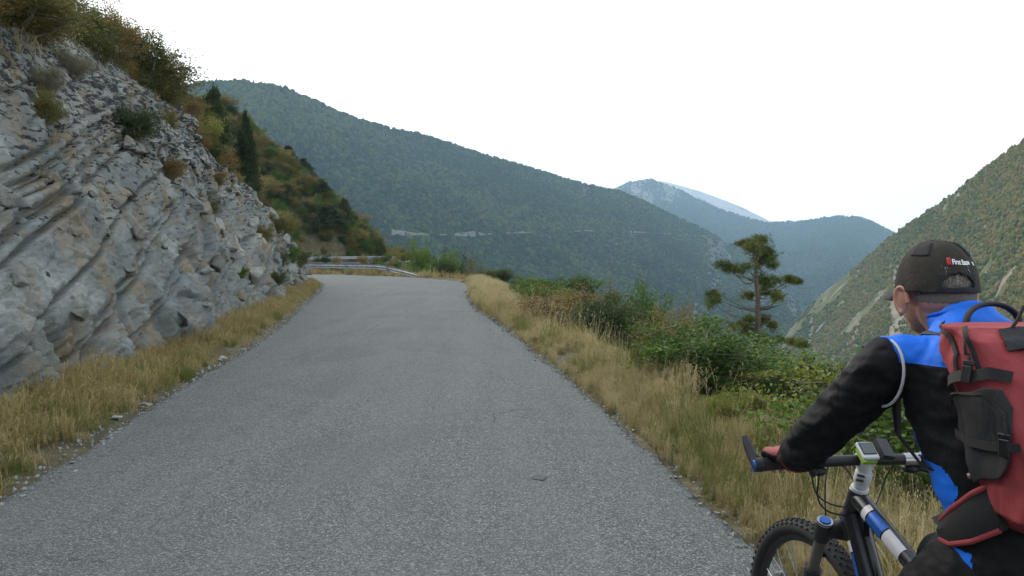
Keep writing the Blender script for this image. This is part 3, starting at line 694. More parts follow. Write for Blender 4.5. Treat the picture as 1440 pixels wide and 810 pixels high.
def leaf_quads(C, D, L, Wd, r):
    """leaf rhombi at C along D with length L and width Wd (arrays)"""
    n = len(C); D = D/np.linalg.norm(D, axis=1)[:, None]
    q = r.normal(size=(n, 3)); s = np.cross(D, q); s /= np.linalg.norm(s, axis=1)[:, None]+1e-9
    L = L[:, None]; Wd = Wd[:, None]
    V = np.stack([C, C+D*L*.5+s*Wd*.5, C+D*L, C+D*L*.5-s*Wd*.5], 1).reshape(-1, 3)
    return V, np.arange(n*4).reshape(n, 4)
def bush_meshes(name, seed, lmat, smat, H=1.0, W=1.0, stems=7, twigs=9, leaves=34, ll=.05, lw=.032, up=.35, spread=.11, lean=0.6, bare=.0):
    """unit bush: stems fan from the base, twigs leave the stems, leaves clump round the twigs"""
    r = np.random.default_rng(seed); mb = MB(); C = []; Dd = []
    for s in range(stems):
        az = r.random()*6.283; rad = W*.5*math.sqrt(r.random())*lean*1.6; hgt = H*(.62+.38*r.random())*(1-.35*(rad/(W*.5+1e-6))**2*.6)
        top = np.array([math.cos(az)*rad, math.sin(az)*rad, hgt]); pts = []
        for k in range(6):
            t = k/5; p = top*np.array([t**.8, t**.8, t]) + r.normal(size=3)*.025*t*H; pts.append(p)
        mb.tube(pts, [.018*H*(1-.8*k/5) for k in range(6)], 4, cap=False)
        for w_ in range(twigs):
            t = .22+.78*r.random()**.75; i = min(4, int(t*5)); f = t*5-i; p0 = pts[i]*(1-f)+pts[i+1]*f
            d = np.array([math.cos(az), math.sin(az), 0])*.3 + r.normal(size=3)*np.array([1, 1, .6]); d[2] = d[2]*.6+up; d /= np.linalg.norm(d)
            ln = W*(.16+.22*r.random())*(1.15-.45*t); p1 = p0+d*ln*.55+r.normal(size=3)*.02; p2 = p0+d*ln+np.array([0, 0, .06*ln])
            mb.tube([p0, p1, p2], [.006*H, .004*H, .0015*H], 3, cap=False)
            if r.random() < bare: continue
            nl = int(leaves*(.6+.8*r.random())); tt = .25+.8*r.random(nl)
            base = p0[None]+(p2-p0)[None]*tt[:, None]; C.append(base+r.normal(size=(nl, 3))*spread*.45*W*np.array([1, 1, .75])); Dd.append(r.normal(size=(nl, 3))*.9+d*.6+np.array([0, 0, up]))
    C = np.concatenate(C); Dd = np.concatenate(Dd); C[:, 2] = np.abs(C[:, 2]); n = len(C)
    V, Fc = leaf_quads(C, Dd, ll*(.6+.8*r.random(n)), lw*(.6+.8*r.random(n)), r)
    me = npmesh(name+'_crown', V, Fc); me.materials.append(lmat)
    ms = mb.mesh(name+'_stems'); ms.materials.append(smat)
    return me, ms
BUSH = {}
def kind(k, *a, n=2, **kw): BUSH[k] = [bush_meshes(k, 500+hash_(k)+i, *a, **kw) for i in range(n)]
def hash_(s): return sum(ord(c)*(i+1) for i, c in enumerate(s)) % 997
kind('green_shrub', LG, m_twig, n=3, stems=11, twigs=13, leaves=88, ll=0.0290, lw=0.0211)
kind('dark_shrub', LD, m_twig, n=3, stems=11, twigs=13, leaves=88, ll=0.0290, lw=0.0186)
kind('rusty_shrub', LB, m_twig, n=3, stems=11, twigs=12, leaves=78, ll=0.0261, lw=0.0186)
kind('olive_shrub', LO, m_twig, n=3, stems=12, twigs=13, leaves=88, ll=0.0261, lw=0.0161)
kind('golden_shrub', LGO, m_twig, n=3, stems=12, twigs=13, leaves=88, ll=.0260, lw=.0160)
kind('broom_shrub', LY, m_twig, n=2, stems=16, twigs=14, leaves=104, ll=0.0638, lw=0.0068, up=1.1, spread=.10)
kind('yellow_shrub', LY, m_twig, n=2, stems=10, twigs=11, leaves=41, ll=0.0319, lw=0.0211, up=.7)
kind('grey_shrub', LS, m_twig, n=2, stems=14, twigs=16, leaves=67, ll=0.0406, lw=0.0062, up=.8)
kind('sparse_shrub', LB, m_twig, n=2, stems=12, twigs=12, leaves=20, ll=0.0232, lw=0.0155, up=.6, H=1.0, W=.8, bare=.25)
def gz(x, y): return float(ground_h(np.array([[x]]), np.array([[y]]), True)[0, 0])
def shrub(k, x, y, h, wd, label, group=None, z=None, var=None, name=None, rot=None):
    z = gz(x, y)-.03 if z is None else z
    v = BUSH[k][random.randrange(len(BUSH[k])) if var is None else var]
    o = empty(name or k, (x, y, z), random.random()*6.28 if rot is None else rot); o.scale = (wd, wd, h); tag(o, label, 'shrub', group)
    a = bpy.data.objects.new('crown', v[0]); b = bpy.data.objects.new('stems', v[1])
    for q in (a, b): COL.objects.link(q); q.parent = o
    return o
def shrub_px(k, px, ptop, Y, wpx, label, group=None, hmax=3.6):
    """a shrub standing at depth Y whose top shows at ptop"""
    p = at(px, ptop, Y); g = gz(p.x, Y); h = min(hmax, max(.35, (p.z-g))*1.03)
    return shrub(k, p.x, Y, h, wpx/1120*Y, label, group, z=g-.03)

# -- the foreground shrubs of the valley side, one by one
FS = [('green_shrub', 742, 391, 25, 70, 'bright green leafy bush at the far end of the tall dry grass'),
      ('green_shrub', 790, 388, 23, 95, 'broad fresh green bush behind the grey feathery shrub'),
      ('dark_shrub', 700, 374, 40, 46, 'low dark bush beyond the bend, left of the bright green bushes'),
      ('grey_shrub', 838, 418, 16.5, 82, 'grey feathery half-dry shrub rising behind the tall grass'),
      ('rusty_shrub', 858, 402, 21, 34, 'narrow rust-brown bush standing up between two green bushes'),
      ('green_shrub', 905, 414, 19, 84, 'rounded mid-green bush right of the narrow rust-brown one'),
      ('sparse_shrub', 968, 414, 17, 74, 'thin bare-stemmed brown shrub left of the tall pine'),
      ('rusty_shrub', 934, 440, 14.5, 78, 'orange-brown bush below the thin bare-stemmed shrub'),
      ('olive_shrub', 1000, 470, 13.2, 100, 'broad brownish olive bush at the foot of the tall pine'),
      ('dark_shrub', 870, 470, 13.5, 70, 'dark green bush in shade behind the dry grass heads'),
      ('yellow_shrub', 912, 458, 9.2, 60, 'spindly yellow-leaved shoots standing in the grass'),
      ('broom_shrub', 1000, 505, 9.4, 135, 'bright green broom with fine upright stems beside the tall grass'),
      ('broom_shrub', 1035, 560, 7.2, 100, 'nearer green broom with fine stems left of the rider\'s arm'),
      ('olive_shrub', 1085, 520, 10.5, 90, 'olive bush between the broom and the fallen grey branch'),
      ('green_shrub', 1118, 537, 12.5, 60, 'small light green bush under the fallen grey branch'),
      ('yellow_shrub', 1160, 515, 10.5, 90, 'yellowish green bush beside the rider\'s upper arm'),
      ('dark_shrub', 1250, 545, 8.0, 150, 'dark green bush behind the rider\'s back and arm'),
      ('rusty_shrub', 1235, 640, 5.4, 90, 'low russet bush seen under the handlebar'),
      ('dark_shrub', 1330, 590, 6.4, 160, 'dark bush behind the rider\'s waist'),
      ('olive_shrub', 1200, 600, 6.9, 110, 'brownish bush just beyond the handlebar'),
      ('yellow_shrub', 1070, 600, 5.6, 50, 'yellow-green leafy shoots by the rider\'s left hand'),
      ('green_shrub', 596, 338, 58, 44, 'tall bright green young tree behind the end of the guardrail'),
      ('green_shrub', 618, 352, 54, 62, 'wide green bush beside the end of the guardrail'),
      ('dark_shrub', 640, 346, 57, 40, 'dark bush right of the wide green bush past the guardrail'),
      ('dark_shrub', 567, 357, 62, 12, 'slim dark green sapling between the two guardrails'),
      ('olive_shrub', 665, 362, 52, 42, 'olive bush at the outer edge of the bend'),
      ('rusty_shrub', 690, 374, 46, 34, 'brown bush at the outer edge of the bend'),
      ('olive_shrub', 735, 411, 20.5, 40, 'curled dry brush pile on the verge crest')]
for a in FS: shrub_px(*a, hmax=9 if a[3] > 45 else 3.6)

for a in [('rusty_shrub',8,-18,13.5,110,'golden-brown bush cut by the top left corner of the view'),('olive_shrub',60,-30,15,120,'large olive-brown bush at the top of the rock face on the left'),
          ('dark_shrub',112,-12,16.5,110,'big dark bush crowning the rock face'),('rusty_shrub',152,0,18,90,'brown bush right of the big dark one on the cliff top'),('dark_shrub',186,10,19.5,76,'dark spiky bush against the sky above the cliff'),
          ('olive_shrub',212,64,20.5,50,'small olive bush below the dark spiky one'),('olive_shrub',232,92,22.5,60,'olive bush on the cliff rim under the leafless sapling'),('rusty_shrub',256,106,25,60,'brownish bush right of the leafless sapling'),
          ('yellow_shrub',282,122,27,60,'yellow-green bush on the skyline before the highest pine')]: shrub_px(*a, hmax=1.75)
# -- shrubs nobody tells apart, by region
KCOL = dict(green_shrub='fresh green', dark_shrub='dark green', olive_shrub='olive', rusty_shrub='rust-brown', yellow_shrub='yellow-green')
def cover(n, reg, kinds, hs, ws, label, group, dmin, seed, acc=None):
    r = random.Random(seed); X = []; t = 0
    cand = np.array([reg(r) for _ in range(n*14)]); dL, _ = dist_poly(cand[:, 0], cand[:, 1], EL[::4]); dR, _ = dist_poly(cand[:, 0], cand[:, 1], ER[::4])
    d2 = np.minimum(dist_poly(cand[:, 0], cand[:, 1], R2N)[0], dist_poly(cand[:, 0], cand[:, 1], R2F)[0])
    ok = (~inside(cand[:, 0], cand[:, 1], list(map(tuple, EL)) + list(map(tuple, ER[::-1])))) & (d2 > 1.6) & ~inside(cand[:, 0], cand[:, 1], list(map(tuple, R2N)) + list(map(tuple, R2F[::-1])))
    Z = ground_h(cand[:, 0], cand[:, 1])
    for (x, y), o_, a, b, z in zip(cand, ok, dL, dR, Z):
        if not o_ or (acc and not acc(x, y, a, b)): continue
        if any((x-u)**2+(y-v)**2 < (dmin*(1+y*.006))**2 for u, v in X): continue
        X.append((x, y)); k = r.choice(kinds); f = .7+.6*r.random(); hh_ = r.uniform(*hs)*f
        if 'thicket' in label:   # the bank falls away: keep the thicket no taller than the view over it
            pxx = 720+1120*x/y; lim = np.interp(pxx, [650, 720, 800, 900, 950, 1000, 1040, 1100, 1180, 1230, 1300, 1440], [383, 392, 404, 416, 428, 462, 492, 506, 498, 478, 505, 520])
            hh_ = min(hh_, CAMZ-(lim-352)/1120*y-z+.05)
            if hh_ < .3: hh_ = .3+.15*r.random(); f *= .45
        shrub(k, x, y, hh_, r.uniform(*ws)*f, KCOL[k]+' '+label+((' beyond the rider' if x/y > .42 else ' before the tall pine' if x/y > .2 else ' towards the bend') if 'thicket' in label else (' towards the bend' if y > 30 else ', nearest the camera' if y < 16 else '') if 'slope above' in label else ''), group, z=z-.05)
        if len(X) >= n: break
def cliff_u(x, y, a, b): # metres behind the cliff foot
    return a-VERGE
def topof(x, y): return face_w(topz(y))
hk = ['golden_shrub', 'yellow_shrub', 'olive_shrub', 'rusty_shrub', 'golden_shrub', 'golden_shrub', 'olive_shrub', 'dark_shrub', 'green_shrub']; KCOL['golden_shrub'] = 'golden'; KCOL['grey_shrub'] = 'dry grey'
cover(150, lambda r: (r.uniform(-34, -6), r.uniform(5, 50)), hk, (.8, 1.5), (1.0, 2.0), 'shrub on the slope above the rock face', 'shrubs on the slope above the cliff', 1.15, 31,
      lambda x, y, a, b: a < b and VERGE+topof(x, y)+.35 < a < 24 and x/y > -.80)
cover(34, lambda r: (r.uniform(-14, -7), r.uniform(7, 44)), ['olive_shrub', 'rusty_shrub', 'olive_shrub', 'dark_shrub'], (.55, .95), (.9, 1.5), 'low shrub hanging over the rim of the rock face', 'shrubs on the rim of the cliff', .8, 35,
      lambda x, y, a, b: a < b and VERGE+topof(x, y)+.0 < a < VERGE+topof(x, y)+.5)
cover(230, lambda r: (r.uniform(-48, -12), r.uniform(91, 125)), ['olive_shrub', 'golden_shrub', 'rusty_shrub', 'golden_shrub', 'yellow_shrub', 'green_shrub', 'golden_shrub'], (1.2, 2.3), (2.0, 3.6), 'small shrub on the hillside above the far guardrail', 'shrubs above the far road', 1.9, 32, lambda x, y, a, b: x/y > -.40)
cover(210, lambda r: (r.uniform(1, 15), 4.0+41*r.random()**1.4), ['green_shrub', 'dark_shrub', 'olive_shrub', 'green_shrub', 'rusty_shrub', 'yellow_shrub', 'dark_shrub', 'rusty_shrub', 'yellow_shrub', 'green_shrub', 'golden_shrub'], (.85, 1.6), (1.1, 1.9), 'shrub in the thicket below the road', 'shrubs below the road', 1.0, 33,
      lambda x, y, a, b: b < a and 1.3 < b < 11)
cover(42, lambda r: (r.uniform(-30, 6), r.uniform(50, 80)), ['green_shrub', 'dark_shrub', 'olive_shrub'], (1.1, 1.8), (1.6, 2.8), 'shrub in the gully between the two guardrails', 'shrubs in the gully', 1.6, 34, lambda x, y, a, b: b < a and b > 2.6)
# clumps on the ledges of the cliff
rl = random.Random(8)
LEDGE = [(8.8,.80,.42,'dark'),(11.5,.74,.5,'olive'),(12.6,.86,.5,'grey'),(15.5,.72,.75,'dark'),(16.6,.58,.6,'rusty'),(14.2,.93,.6,'grey'),(18.5,.80,.5,'olive'),(21,.5,.5,'olive'),(23.5,.72,.6,'rusty'),(26,.42,.7,'olive'),(29,.25,.8,'dark'),(31,.6,.8,'olive'),
         (33,.3,.9,'green'),(35,.75,.9,'olive'),(37,.3,.9,'dark'),(39,.6,1.0,'olive'),(41,.3,1.0,'green'),(42.5,.7,1.1,'olive'),(24.5,.1,.6,'dark'),(19.5,.18,.35,'green')]
for (y, hf, s, k) in LEDGE:
    p, an = cliff_point(y, hf, .06); shrub(k+'_shrub', p.x, p.y, s*1.05, s*1.15, '%s tuft rooted on a ledge of the rock face' % {'dark': 'dark green', 'olive': 'olive', 'grey': 'dry grey', 'rusty': 'rust-brown', 'green': 'green'}[k], 'tufts on the cliff ledges', z=p.z-.12)

# -- pines
def needle_tufts(C, r, per=14, L=.10, wd=.0085, up=.35):
    n = len(C); d0 = r.normal(size=(n, 3))*.7+np.array([0, 0, up]); d0 /= np.linalg.norm(d0, axis=1)[:, None]
    Cc = np.repeat(C, per, 0); D = np.repeat(d0, per, 0)*.7+r.normal(size=(n*per, 3))*.62
    m = n*per; return leaf_quads(Cc, D, L*(.7+.6*r.random(m)), wd*np.ones(m), r)
def clumps(cl, r, dens=1.0, L=.095, wd=.0085):
    C = []
    for (c, rx, rz) in cl:
        n = int(190*dens*max(.25, (rx*rz)/.12)**.85); p = r.normal(size=(n, 3)); p /= np.linalg.norm(p, axis=1)[:, None]; p *= (r.random(n)**.45)[:, None]
        sub = r.normal(size=(7, 3)); sub /= np.linalg.norm(sub, axis=1)[:, None]; sub *= .62
        q = sub[r.integers(0, 7, n)]+p*np.array([.62, .62, .40])
        C.append(np.array(c)[None]+q*np.array([rx, rx*.9, rz]))
    return needle_tufts(np.concatenate(C), r, L=L, wd=wd)
def pine_px():
    Y = 17.0; r = np.random.default_rng(77); k = 250/810.
    def P(u, v, dy=0.0): q = at(960+u*.3086, 310+v*k, Y+dy); return np.array(q)
    base = P(372, 800); g = gz(base[0], Y)
    o = empty('pine_tree', (base[0], Y, min(g, base[2]-.2))); tag(o, 'tall ragged pine with bare lower limbs rising above the bushes', 'pine tree')
    org = np.array(o.location)
    tr = [np.array([base[0]+.02, Y, o.location.z-.1]), P(372, 800), P(358, 720), P(350, 600), P(345, 470), P(342, 350), P(332, 250), P(338, 160), P(345, 85)]
    mb = MB(); mb.tube([p-org for p in tr], [.12, .105, .095, .085, .07, .055, .04, .024, .008], 10)
    mb.build('trunk', m_bark, o)
    CL = [(345,95,52,28),(320,135,48,34),(375,145,50,38),(345,175,52,28),(400,195,28,26),(270,98,32,16),(180,205,38,16),(220,222,34,20),(300,222,42,26),(355,262,38,24),(405,278,44,28),(490,268,20,11),(515,276,24,12),(290,342,26,22),(370,310,40,22),
          (430,355,22,24),(395,330,34,20),(140,345,36,32),(140,380,30,24),(265,490,44,34),(240,540,34,26),(385,480,34,30),(330,520,40,24),(340,560,52,22),(430,545,44,14),(500,550,34,16),(540,562,26,16),(400,630,44,44),(410,680,46,36),(300,640,30,26),(250,590,26,20),(370,450,22,16),(340,640,46,30),(385,730,50,34),(320,720,44,32),(360,600,40,26),(425,760,40,30),(300,450,26,16)]
    cl = []; mbs = MB()
    for (u, v, ru, rv) in CL:
        dy = r.uniform(-.45, .45); c = P(u, v, dy); s = Y*.3086/1120
        cl.append((c-org, ru*s*1.28, rv*s*1.2))
        vt = v+ (30 if abs(u-345) > 60 else 10); j = P(344, min(790, vt+abs(u-345)*.22)); tip = c+np.array([0, 0, -.02])
        mid = (j+tip)/2+np.array([0, dy*.2, -.07+.05*r.normal()])
        mbs.tube([j-org, mid-org+r.normal(size=3)*.03, tip-org], [.020, .012, .005], 5, cap=False)
    for a, b2, dy in (((345,410),(190,352),.2),((345,410),(440,385),-.3),((345,480),(115,465),.1),((215,470),(190,505),.1),((350,600),(255,600),-.3),((345,450),(400,432),-.2),((345,500),(150,440),.4),((345,290),(250,240),.2)):
        p0, p1 = P(*a), P(b2[0], b2[1], dy); m_ = (p0+p1)/2+np.array([0, 0, -.04])
        mbs.tube([p0-org, m_-org+r.normal(size=3)*.03, p1-org], [.022, .014, .004], 5, cap=False)
        for q in range(7):
            t = .35+.6*r.random(); s0 = p0+(p1-p0)*t; s1 = s0+r.normal(size=3)*np.array([.16, .16, .10]); mbs.tube([s0-org, s1-org], [.007, .002], 3, cap=False)
    mbs.build('limbs', m_bark, o, sharp=None)
    half = [c for i, c in enumerate(cl) if i % 2 == 0]; other = [c for i, c in enumerate(cl) if i % 2]
    V, Fc = clumps(half, r); V2, F2 = clumps(other, r)
    link('crown', npmesh('pine_crown', np.vstack([V, V2]), np.vstack([Fc, F2+len(V)])), [LN, LNB], o)
    ma = np.concatenate([np.zeros(len(Fc), np.int32), np.repeat((r.random(len(F2)//14) < .5).astype(np.int32), 14)]); o.children[-1].data.polygons.foreach_set('material_index', ma) if False else None
    cm = [c for c in o.children if c.name.startswith('crown')][0]; cm.data.polygons.foreach_set('material_index', ma)
    return o
pine_px()
def pine_meshes(seed, H=1.0, wid=.42, layers=14, tiers=7, L=.055, wd=.012, n_mul=1.7):
    r = np.random.default_rng(seed); mb = MB(); cl = []; lim = MB()
    mb.tube([(0,0,-.03), (.01,0,.3), (-.01,.01,.65), (0,0,.98)], [.03, .022, .013, .003], 7)
    for i in range(layers):
        t = .12+.84*i/(layers-1); R = wid*(1-t)**.8*(.8+.35*r.random())+.03
        for k in range(tiers if t < .8 else 3):
            a = r.random()*6.28; rr = R*(.45+.5*r.random()); c = (math.cos(a)*rr, math.sin(a)*rr, t+r.normal()*.025)
            cl.append((c, R*.42+.02, R*.20+.02)); lim.tube([(0,0,t-.02), c], [.006, .002], 3, cap=False)
    C = []
    for (c, rx, rz) in cl:
        n = int(16*n_mul); p = r.normal(size=(n, 3)); p /= np.linalg.norm(p, axis=1)[:, None]; p *= (r.random(n)**.4)[:, None]; C.append(np.array(c)+p*np.array([rx, rx, rz]))
    V, Fc = needle_tufts(np.concatenate(C), r, per=7, L=L, wd=wd, up=.2)
    me = npmesh('conifer_crown', V, Fc); me.materials.append(LN2); mt = mb.mesh('conifer_trunk'); mt.materials.append(m_bark); ml = lim.mesh('conifer_limbs'); ml.materials.append(m_bark)
    return me, mt, ml
LN2 = leafmat('dark_needles', [(.010,.022,.010), (.022,.04,.014), (.045,.065,.02)], 1.0, trans=.12)
CON = [pine_meshes(900+i, wid=.40+.06*i) for i in range(3)]
def conifer(x, y, h, wd, label, group=None, z=None, var=0):
    o = empty('conifer', (x, y, gz(x, y)-.1 if z is None else z), random.random()*6.28); o.scale = (wd, wd, h); tag(o, label, 'conifer', group)
    for nm, me in zip(('crown', 'trunk', 'limbs'), CON[var]):
        c = bpy.data.objects.new(nm, me); COL.objects.link(c); c.parent = o
    return o
def conifer_px(px, ptop, Y, wpx, label, var=0, hmax=9, group=None):
    p = at(px, ptop, Y); g = gz(p.x, Y); h = min(hmax, p.z-g+.2) if p.z > g+1.5 else 3.0
    return conifer(p.x, Y, h, wpx/1120*Y*(1.15 if Y > 60 else 1.7), label, group, z=g-.1, var=var)
for a in [(300,126,31,44,'dark pine highest on the left skyline above the cliff',0), (345,164,33,30,'second dark pine down the skyline from the top',1), (404,206,106,42,'slim dark pine on the skyline between two brown shrub patches',2),
          (427,224,100,44,'dark pine close behind the slim skyline pine',0),(446,250,97,46,'bushy pine halfway down the skyline slope',1),(484,280,95,34,'pine at the lower end of the left skyline',0),(462,306,92,62,'broad very dark juniper above the end of the cliff',2),
          (380,200,108,34,'small pine beside the slim dark pine',1),(1212,444,13.5,80,'dense dark pine directly left of the rider\'s shoulder',0),(1185,485,13,50,'small dark pine half hidden by the dense one near the rider',1),
          (628,345,62,30,'dark conifer among the bushes past the guardrail',2),(655,352,60,28,'last dark conifer right of the guardrail end',1),(566,356,60,11,'slim columnar juniper between the guardrails',2)]:
    conifer_px(*a[:5], var=a[5], hmax=6 if a[2] > 90 else 5 if a[0] < 400 else 2.6)
# fallen grey branch
mb = MB(); a0 = Vector((0,0,0)); A = at(1078,560,11.5); Bp = at(1092,537,11.3); Cp = at(1112,530,11.2); Dp = at(1150,527,11)
mb.tube([p-A for p in (A, Bp, Cp, Dp)], [.06, .055, .04, .015], 8); mb.tube([Cp-A, at(1130,520,11.4)-A], [.02, .004], 5); mb.tube([at(1105,532,11.2)-A, at(1122,540,11.0)-A], [.018, .004], 5)
o = mb.build('dead_branch', plain('grey_dead_wood', (.13,.115,.095), .9, var=.3, sc=14, bmp=.5)); o.location = A; tag(o, 'bare grey dead branch reaching out to the right below the pine', 'branch')
# bare thin tree on the left skyline
mb = MB(); r = random.Random(3); Y0 = 22; b0 = at(243,112,Y0); t0 = at(258,70,Y0)
def grow(p, d, l, rad, dep):
    q = p+d*l; mb.tube([p, (p+q)/2+Vector([r.gauss(0, .01) for _ in range(3)]), q], [rad, rad*.8, rad*.6], 4, cap=False)
    if dep: 
        for _ in range(3 if dep > 1 else 2): grow(p+(q-p)*r.uniform(.4, 1), (d+Vector([r.gauss(0, .55), r.gauss(0, .55), r.gauss(.0, .35)])).normalized(), l*.62, rad*.55, dep-1)
grow(Vector((0,0,-.8)), (Vector(t0)-Vector(b0)).normalized(), 1.4, .014, 4)
o = mb.build('bare_sapling', m_twig, sharp=None); o.location = b0; tag(o, 'thin leafless sapling poking above the shrubs against the sky', 'sapling')

# ---- grass
def tuft(seed, n, H, spread, wd=.004, heads=.3, lean=.35, curl=.3):
    r = np.random.default_rng(seed); V = []; Fc = []; b = 0
    for i in range(n):
        a = r.random()*6.283; rad = spread*math.sqrt(r.random()); p = np.array([math.cos(a)*rad, math.sin(a)*rad, -.02])
        h = H*(.45+.6*r.random()); la = r.random()*6.283; ln = lean*r.random()+.05; side = np.array([math.cos(la+1.57), math.sin(la+1.57), 0])
        w_ = wd*(.7+.7*r.random()); K = 4; hd = r.random() < heads; rowi = []
        for k in range(K+1):
            t = k/K; c = p+np.array([math.cos(la)*ln*h*(t**1.6), math.sin(la)*ln*h*(t**1.6), h*(t-curl*ln*t*t)])
            ww = w_*(1-t*.85); 
            if hd and k == K-1: ww = w_*1.5
            V += [c-side*ww*.5, c+side*ww*.5]
        for k in range(K): Fc.append((b+2*k, b+2*k+1, b+2*k+3, b+2*k+2))
        if hd:
            c2 = (V[-1]+V[-2])/2
            for q in range(5):
                d = np.array([r.normal()*.012, r.normal()*.012, -.012*q-.005]); V += [c2+d, c2+d+np.array([.004, .003, .012]), c2+d+np.array([0, 0, .024]), c2+d+np.array([-.004, -.003, .012])]
                bb = b+2*(K+1)+4*q; Fc.append((bb, bb+1, bb+2, bb+3))
            b += 20
        b += 2*(K+1)
    return npmesh('grass_tuft', np.array(V), np.array(Fc))
tall = [hidden('tall_tuft', tuft(40+i, 60, .62, .10, .0045, .4, .42), m_straw) for i in range(5)] + [hidden('tall_tuft', tuft(50, 50, .5, .12, .005, .1, .5), m_green)]
stalk = [hidden('stalk_tuft', tuft(80+i, 9, .95, .10, .0042, .9, .38), m_straw) for i in range(4)]
low = [hidden('low_tuft', tuft(60+i, 46, .34, .12, .0055, .25, .8, .5), m_straw2) for i in range(4)] + [hidden('low_tuft', tuft(70, 46, .30, .12, .006, 0, .7), m_green), hidden('low_tuft', tuft(71, 40, .22, .12, .006, 0, .9), m_green)]
def strip(side, n, y0, y1, d0, d1, pw=1.6, pd=1.0, seed=0):
    r = random.Random(seed); out = []
    for k in range(n):
        y = y0+(y1-y0)*r.random()**pw; d = d0+(d1-d0)*r.random()**pd
        p = edge_pt(side, y, d); out.append((p[0], p[1], d))
    return np.array(out)
def plant(name, Q, variants, smin, smax, label, thin=0, seed=0, dscale=False):
    r = np.random.default_rng(seed); 
    if thin: Q = Q[fbm(Q[:, 0]*1.1, Q[:, 1]*1.1, seed=seed, o=3) > thin]
    Z = ground_h(Q[:, 0], Q[:, 1]); n = len(Q); P = np.stack([Q[:, 0], Q[:, 1], Z], 1)
    s = smin+(smax-smin)*r.random(n)
    s *= .75+.5*np.clip(fbm(Q[:, 0]*.5, Q[:, 1]*.5, seed=seed+3, o=2)+.5, 0, 1)
    if dscale: s *= np.clip(.42+Q[:, 2]*.8, .4, 1.1)
    rot = np.stack([r.normal(size=n)*.12, r.normal(size=n)*.12, r.random(n)*6.28], 1)
    return scatter(name, P, rot, s, variants, label, 'grass')
plant('tall_grass', strip(1, 2500, 3.0, 30, .06, .92, 1.5, 1.3, 1), tall, .34, .62, 'tall straw-coloured grass with seed heads along the right verge', -.28, 1, True)
plant('verge_grass', strip(1, 2400, 3.0, 46, .03, 1.2, 1.5, 1, 2), low, .5, 1.0, 'short dry and green grass at the right road edge', -.1, 2, True)
plant('tall_stalks', strip(1, 170, 3.2, 26, .25, 1.1, 1.4, 1, 31), stalk, .5, .75, 'single tall seed stalks standing above the verge grass', seed=31)
plant('green_verge', strip(1, 900, 3.2, 30, .10, 1.3, 1.4, 1, 21), [low[4], low[5], tall[5]], .5, .95, 'green grass patches among the straw on the right verge', .08, 21)
plant('green_cliff_foot', strip(-1, 900, 3.6, 40, .15, 1.0, 1.4, .8, 22), [low[4], low[5]], .5, .95, 'green grass patches at the foot of the cliff', .10, 22)
plant('bend_grass', strip(1, 1300, 17, 40, .05, 2.0, 1, 1, 9), tall, .5, .9, 'pale dry grass on the outside of the bend', -.5, 9)
plant('cliff_foot_grass', strip(-1, 4800, 3.1, 43, .12, 1.05, 1.5, .7, 3), low, .5, 1.0, 'golden dry grass between the road and the rock face', -.45, 3, True)
def region(n, x0, x1, y0, y1, acc, seed, pw=1.3):
    r = np.random.default_rng(seed); x = x0+(x1-x0)*r.random(n); y = y0+(y1-y0)*r.random(n)**pw
    dL, _ = dist_poly(x, y, EL[::4]); dR, _ = dist_poly(x, y, ER[::4]); inr = inside(x, y, list(map(tuple, EL)) + list(map(tuple, ER[::-1])))
    in2 = inside(x, y, list(map(tuple, R2N)) + list(map(tuple, R2F[::-1]))); ok = acc(x, y, dL, dR) & ~inr & ~in2
    return np.stack([x, y, np.full(n, 1.)], 1)[ok]
weed = [hidden('weed', BUSH['green_shrub'][0][0].copy(), []), hidden('weed', BUSH['olive_shrub'][0][0].copy(), []), hidden('weed', BUSH['dark_shrub'][0][0].copy(), []), hidden('weed', BUSH['golden_shrub'][1][0].copy(), [])]
plant('slope_grass', region(9000, -34, -5, 4, 60, lambda x, y, a, b: (a < b) & (a > VERGE+face_w(topz(y))+.05) & (x/np.maximum(y, 1) > -.85), 11), low, 1.0, 2.0, 'dry grass between the shrubs above the cliff', seed=11)
plant('slope_undergrowth', region(900, -34, -5, 6, 60, lambda x, y, a, b: (a < b) & (a > VERGE+face_w(topz(y))+.3) & (x/np.maximum(y, 1) > -.85), 12), [weed[1], weed[3]], .35, .8, 'low scrub filling the slope above the cliff', seed=12)
plant('bank_undergrowth', region(1500, 0, 22, 3, 50, lambda x, y, a, b: (b < a) & (b > 1.9), 13), weed, .4, .9, 'low green undergrowth on the bank below the road', seed=13)
plant('bank_grass', region(900, 0, 12, 3, 40, lambda x, y, a, b: (b < a) & (b > 1.2) & (b < 3.2), 14), tall, .3, .5, 'dry grass running down the bank', seed=14)
plant('gully_undergrowth', region(1400, -50, 14, 46, 90, lambda x, y, a, b: (b < a) & (b > 1.5), 15, 1), weed, .7, 1.5, 'green scrub in the gully beyond the bend', seed=15)
plant('far_undergrowth', region(2600, -50, -12, 90, 130, lambda x, y, a, b: x > -999, 16, 1), weed, .8, 1.7, 'low scrub on the far roadside hill', seed=16)
plant('bend_verge_grass', region(2500, -18, 4, 44, 66, lambda x, y, a, b: (b < a) & (b < 3), 17, 1), low, 1.0, 1.8, 'yellow grass around the guardrail', seed=17)
plant('ledge_grass', np.array([(cliff_point(rl.uniform(8, 42), 0)[0].x, 0, 0) for _ in range(1)]), low, .1, .1, 'x') if False else None
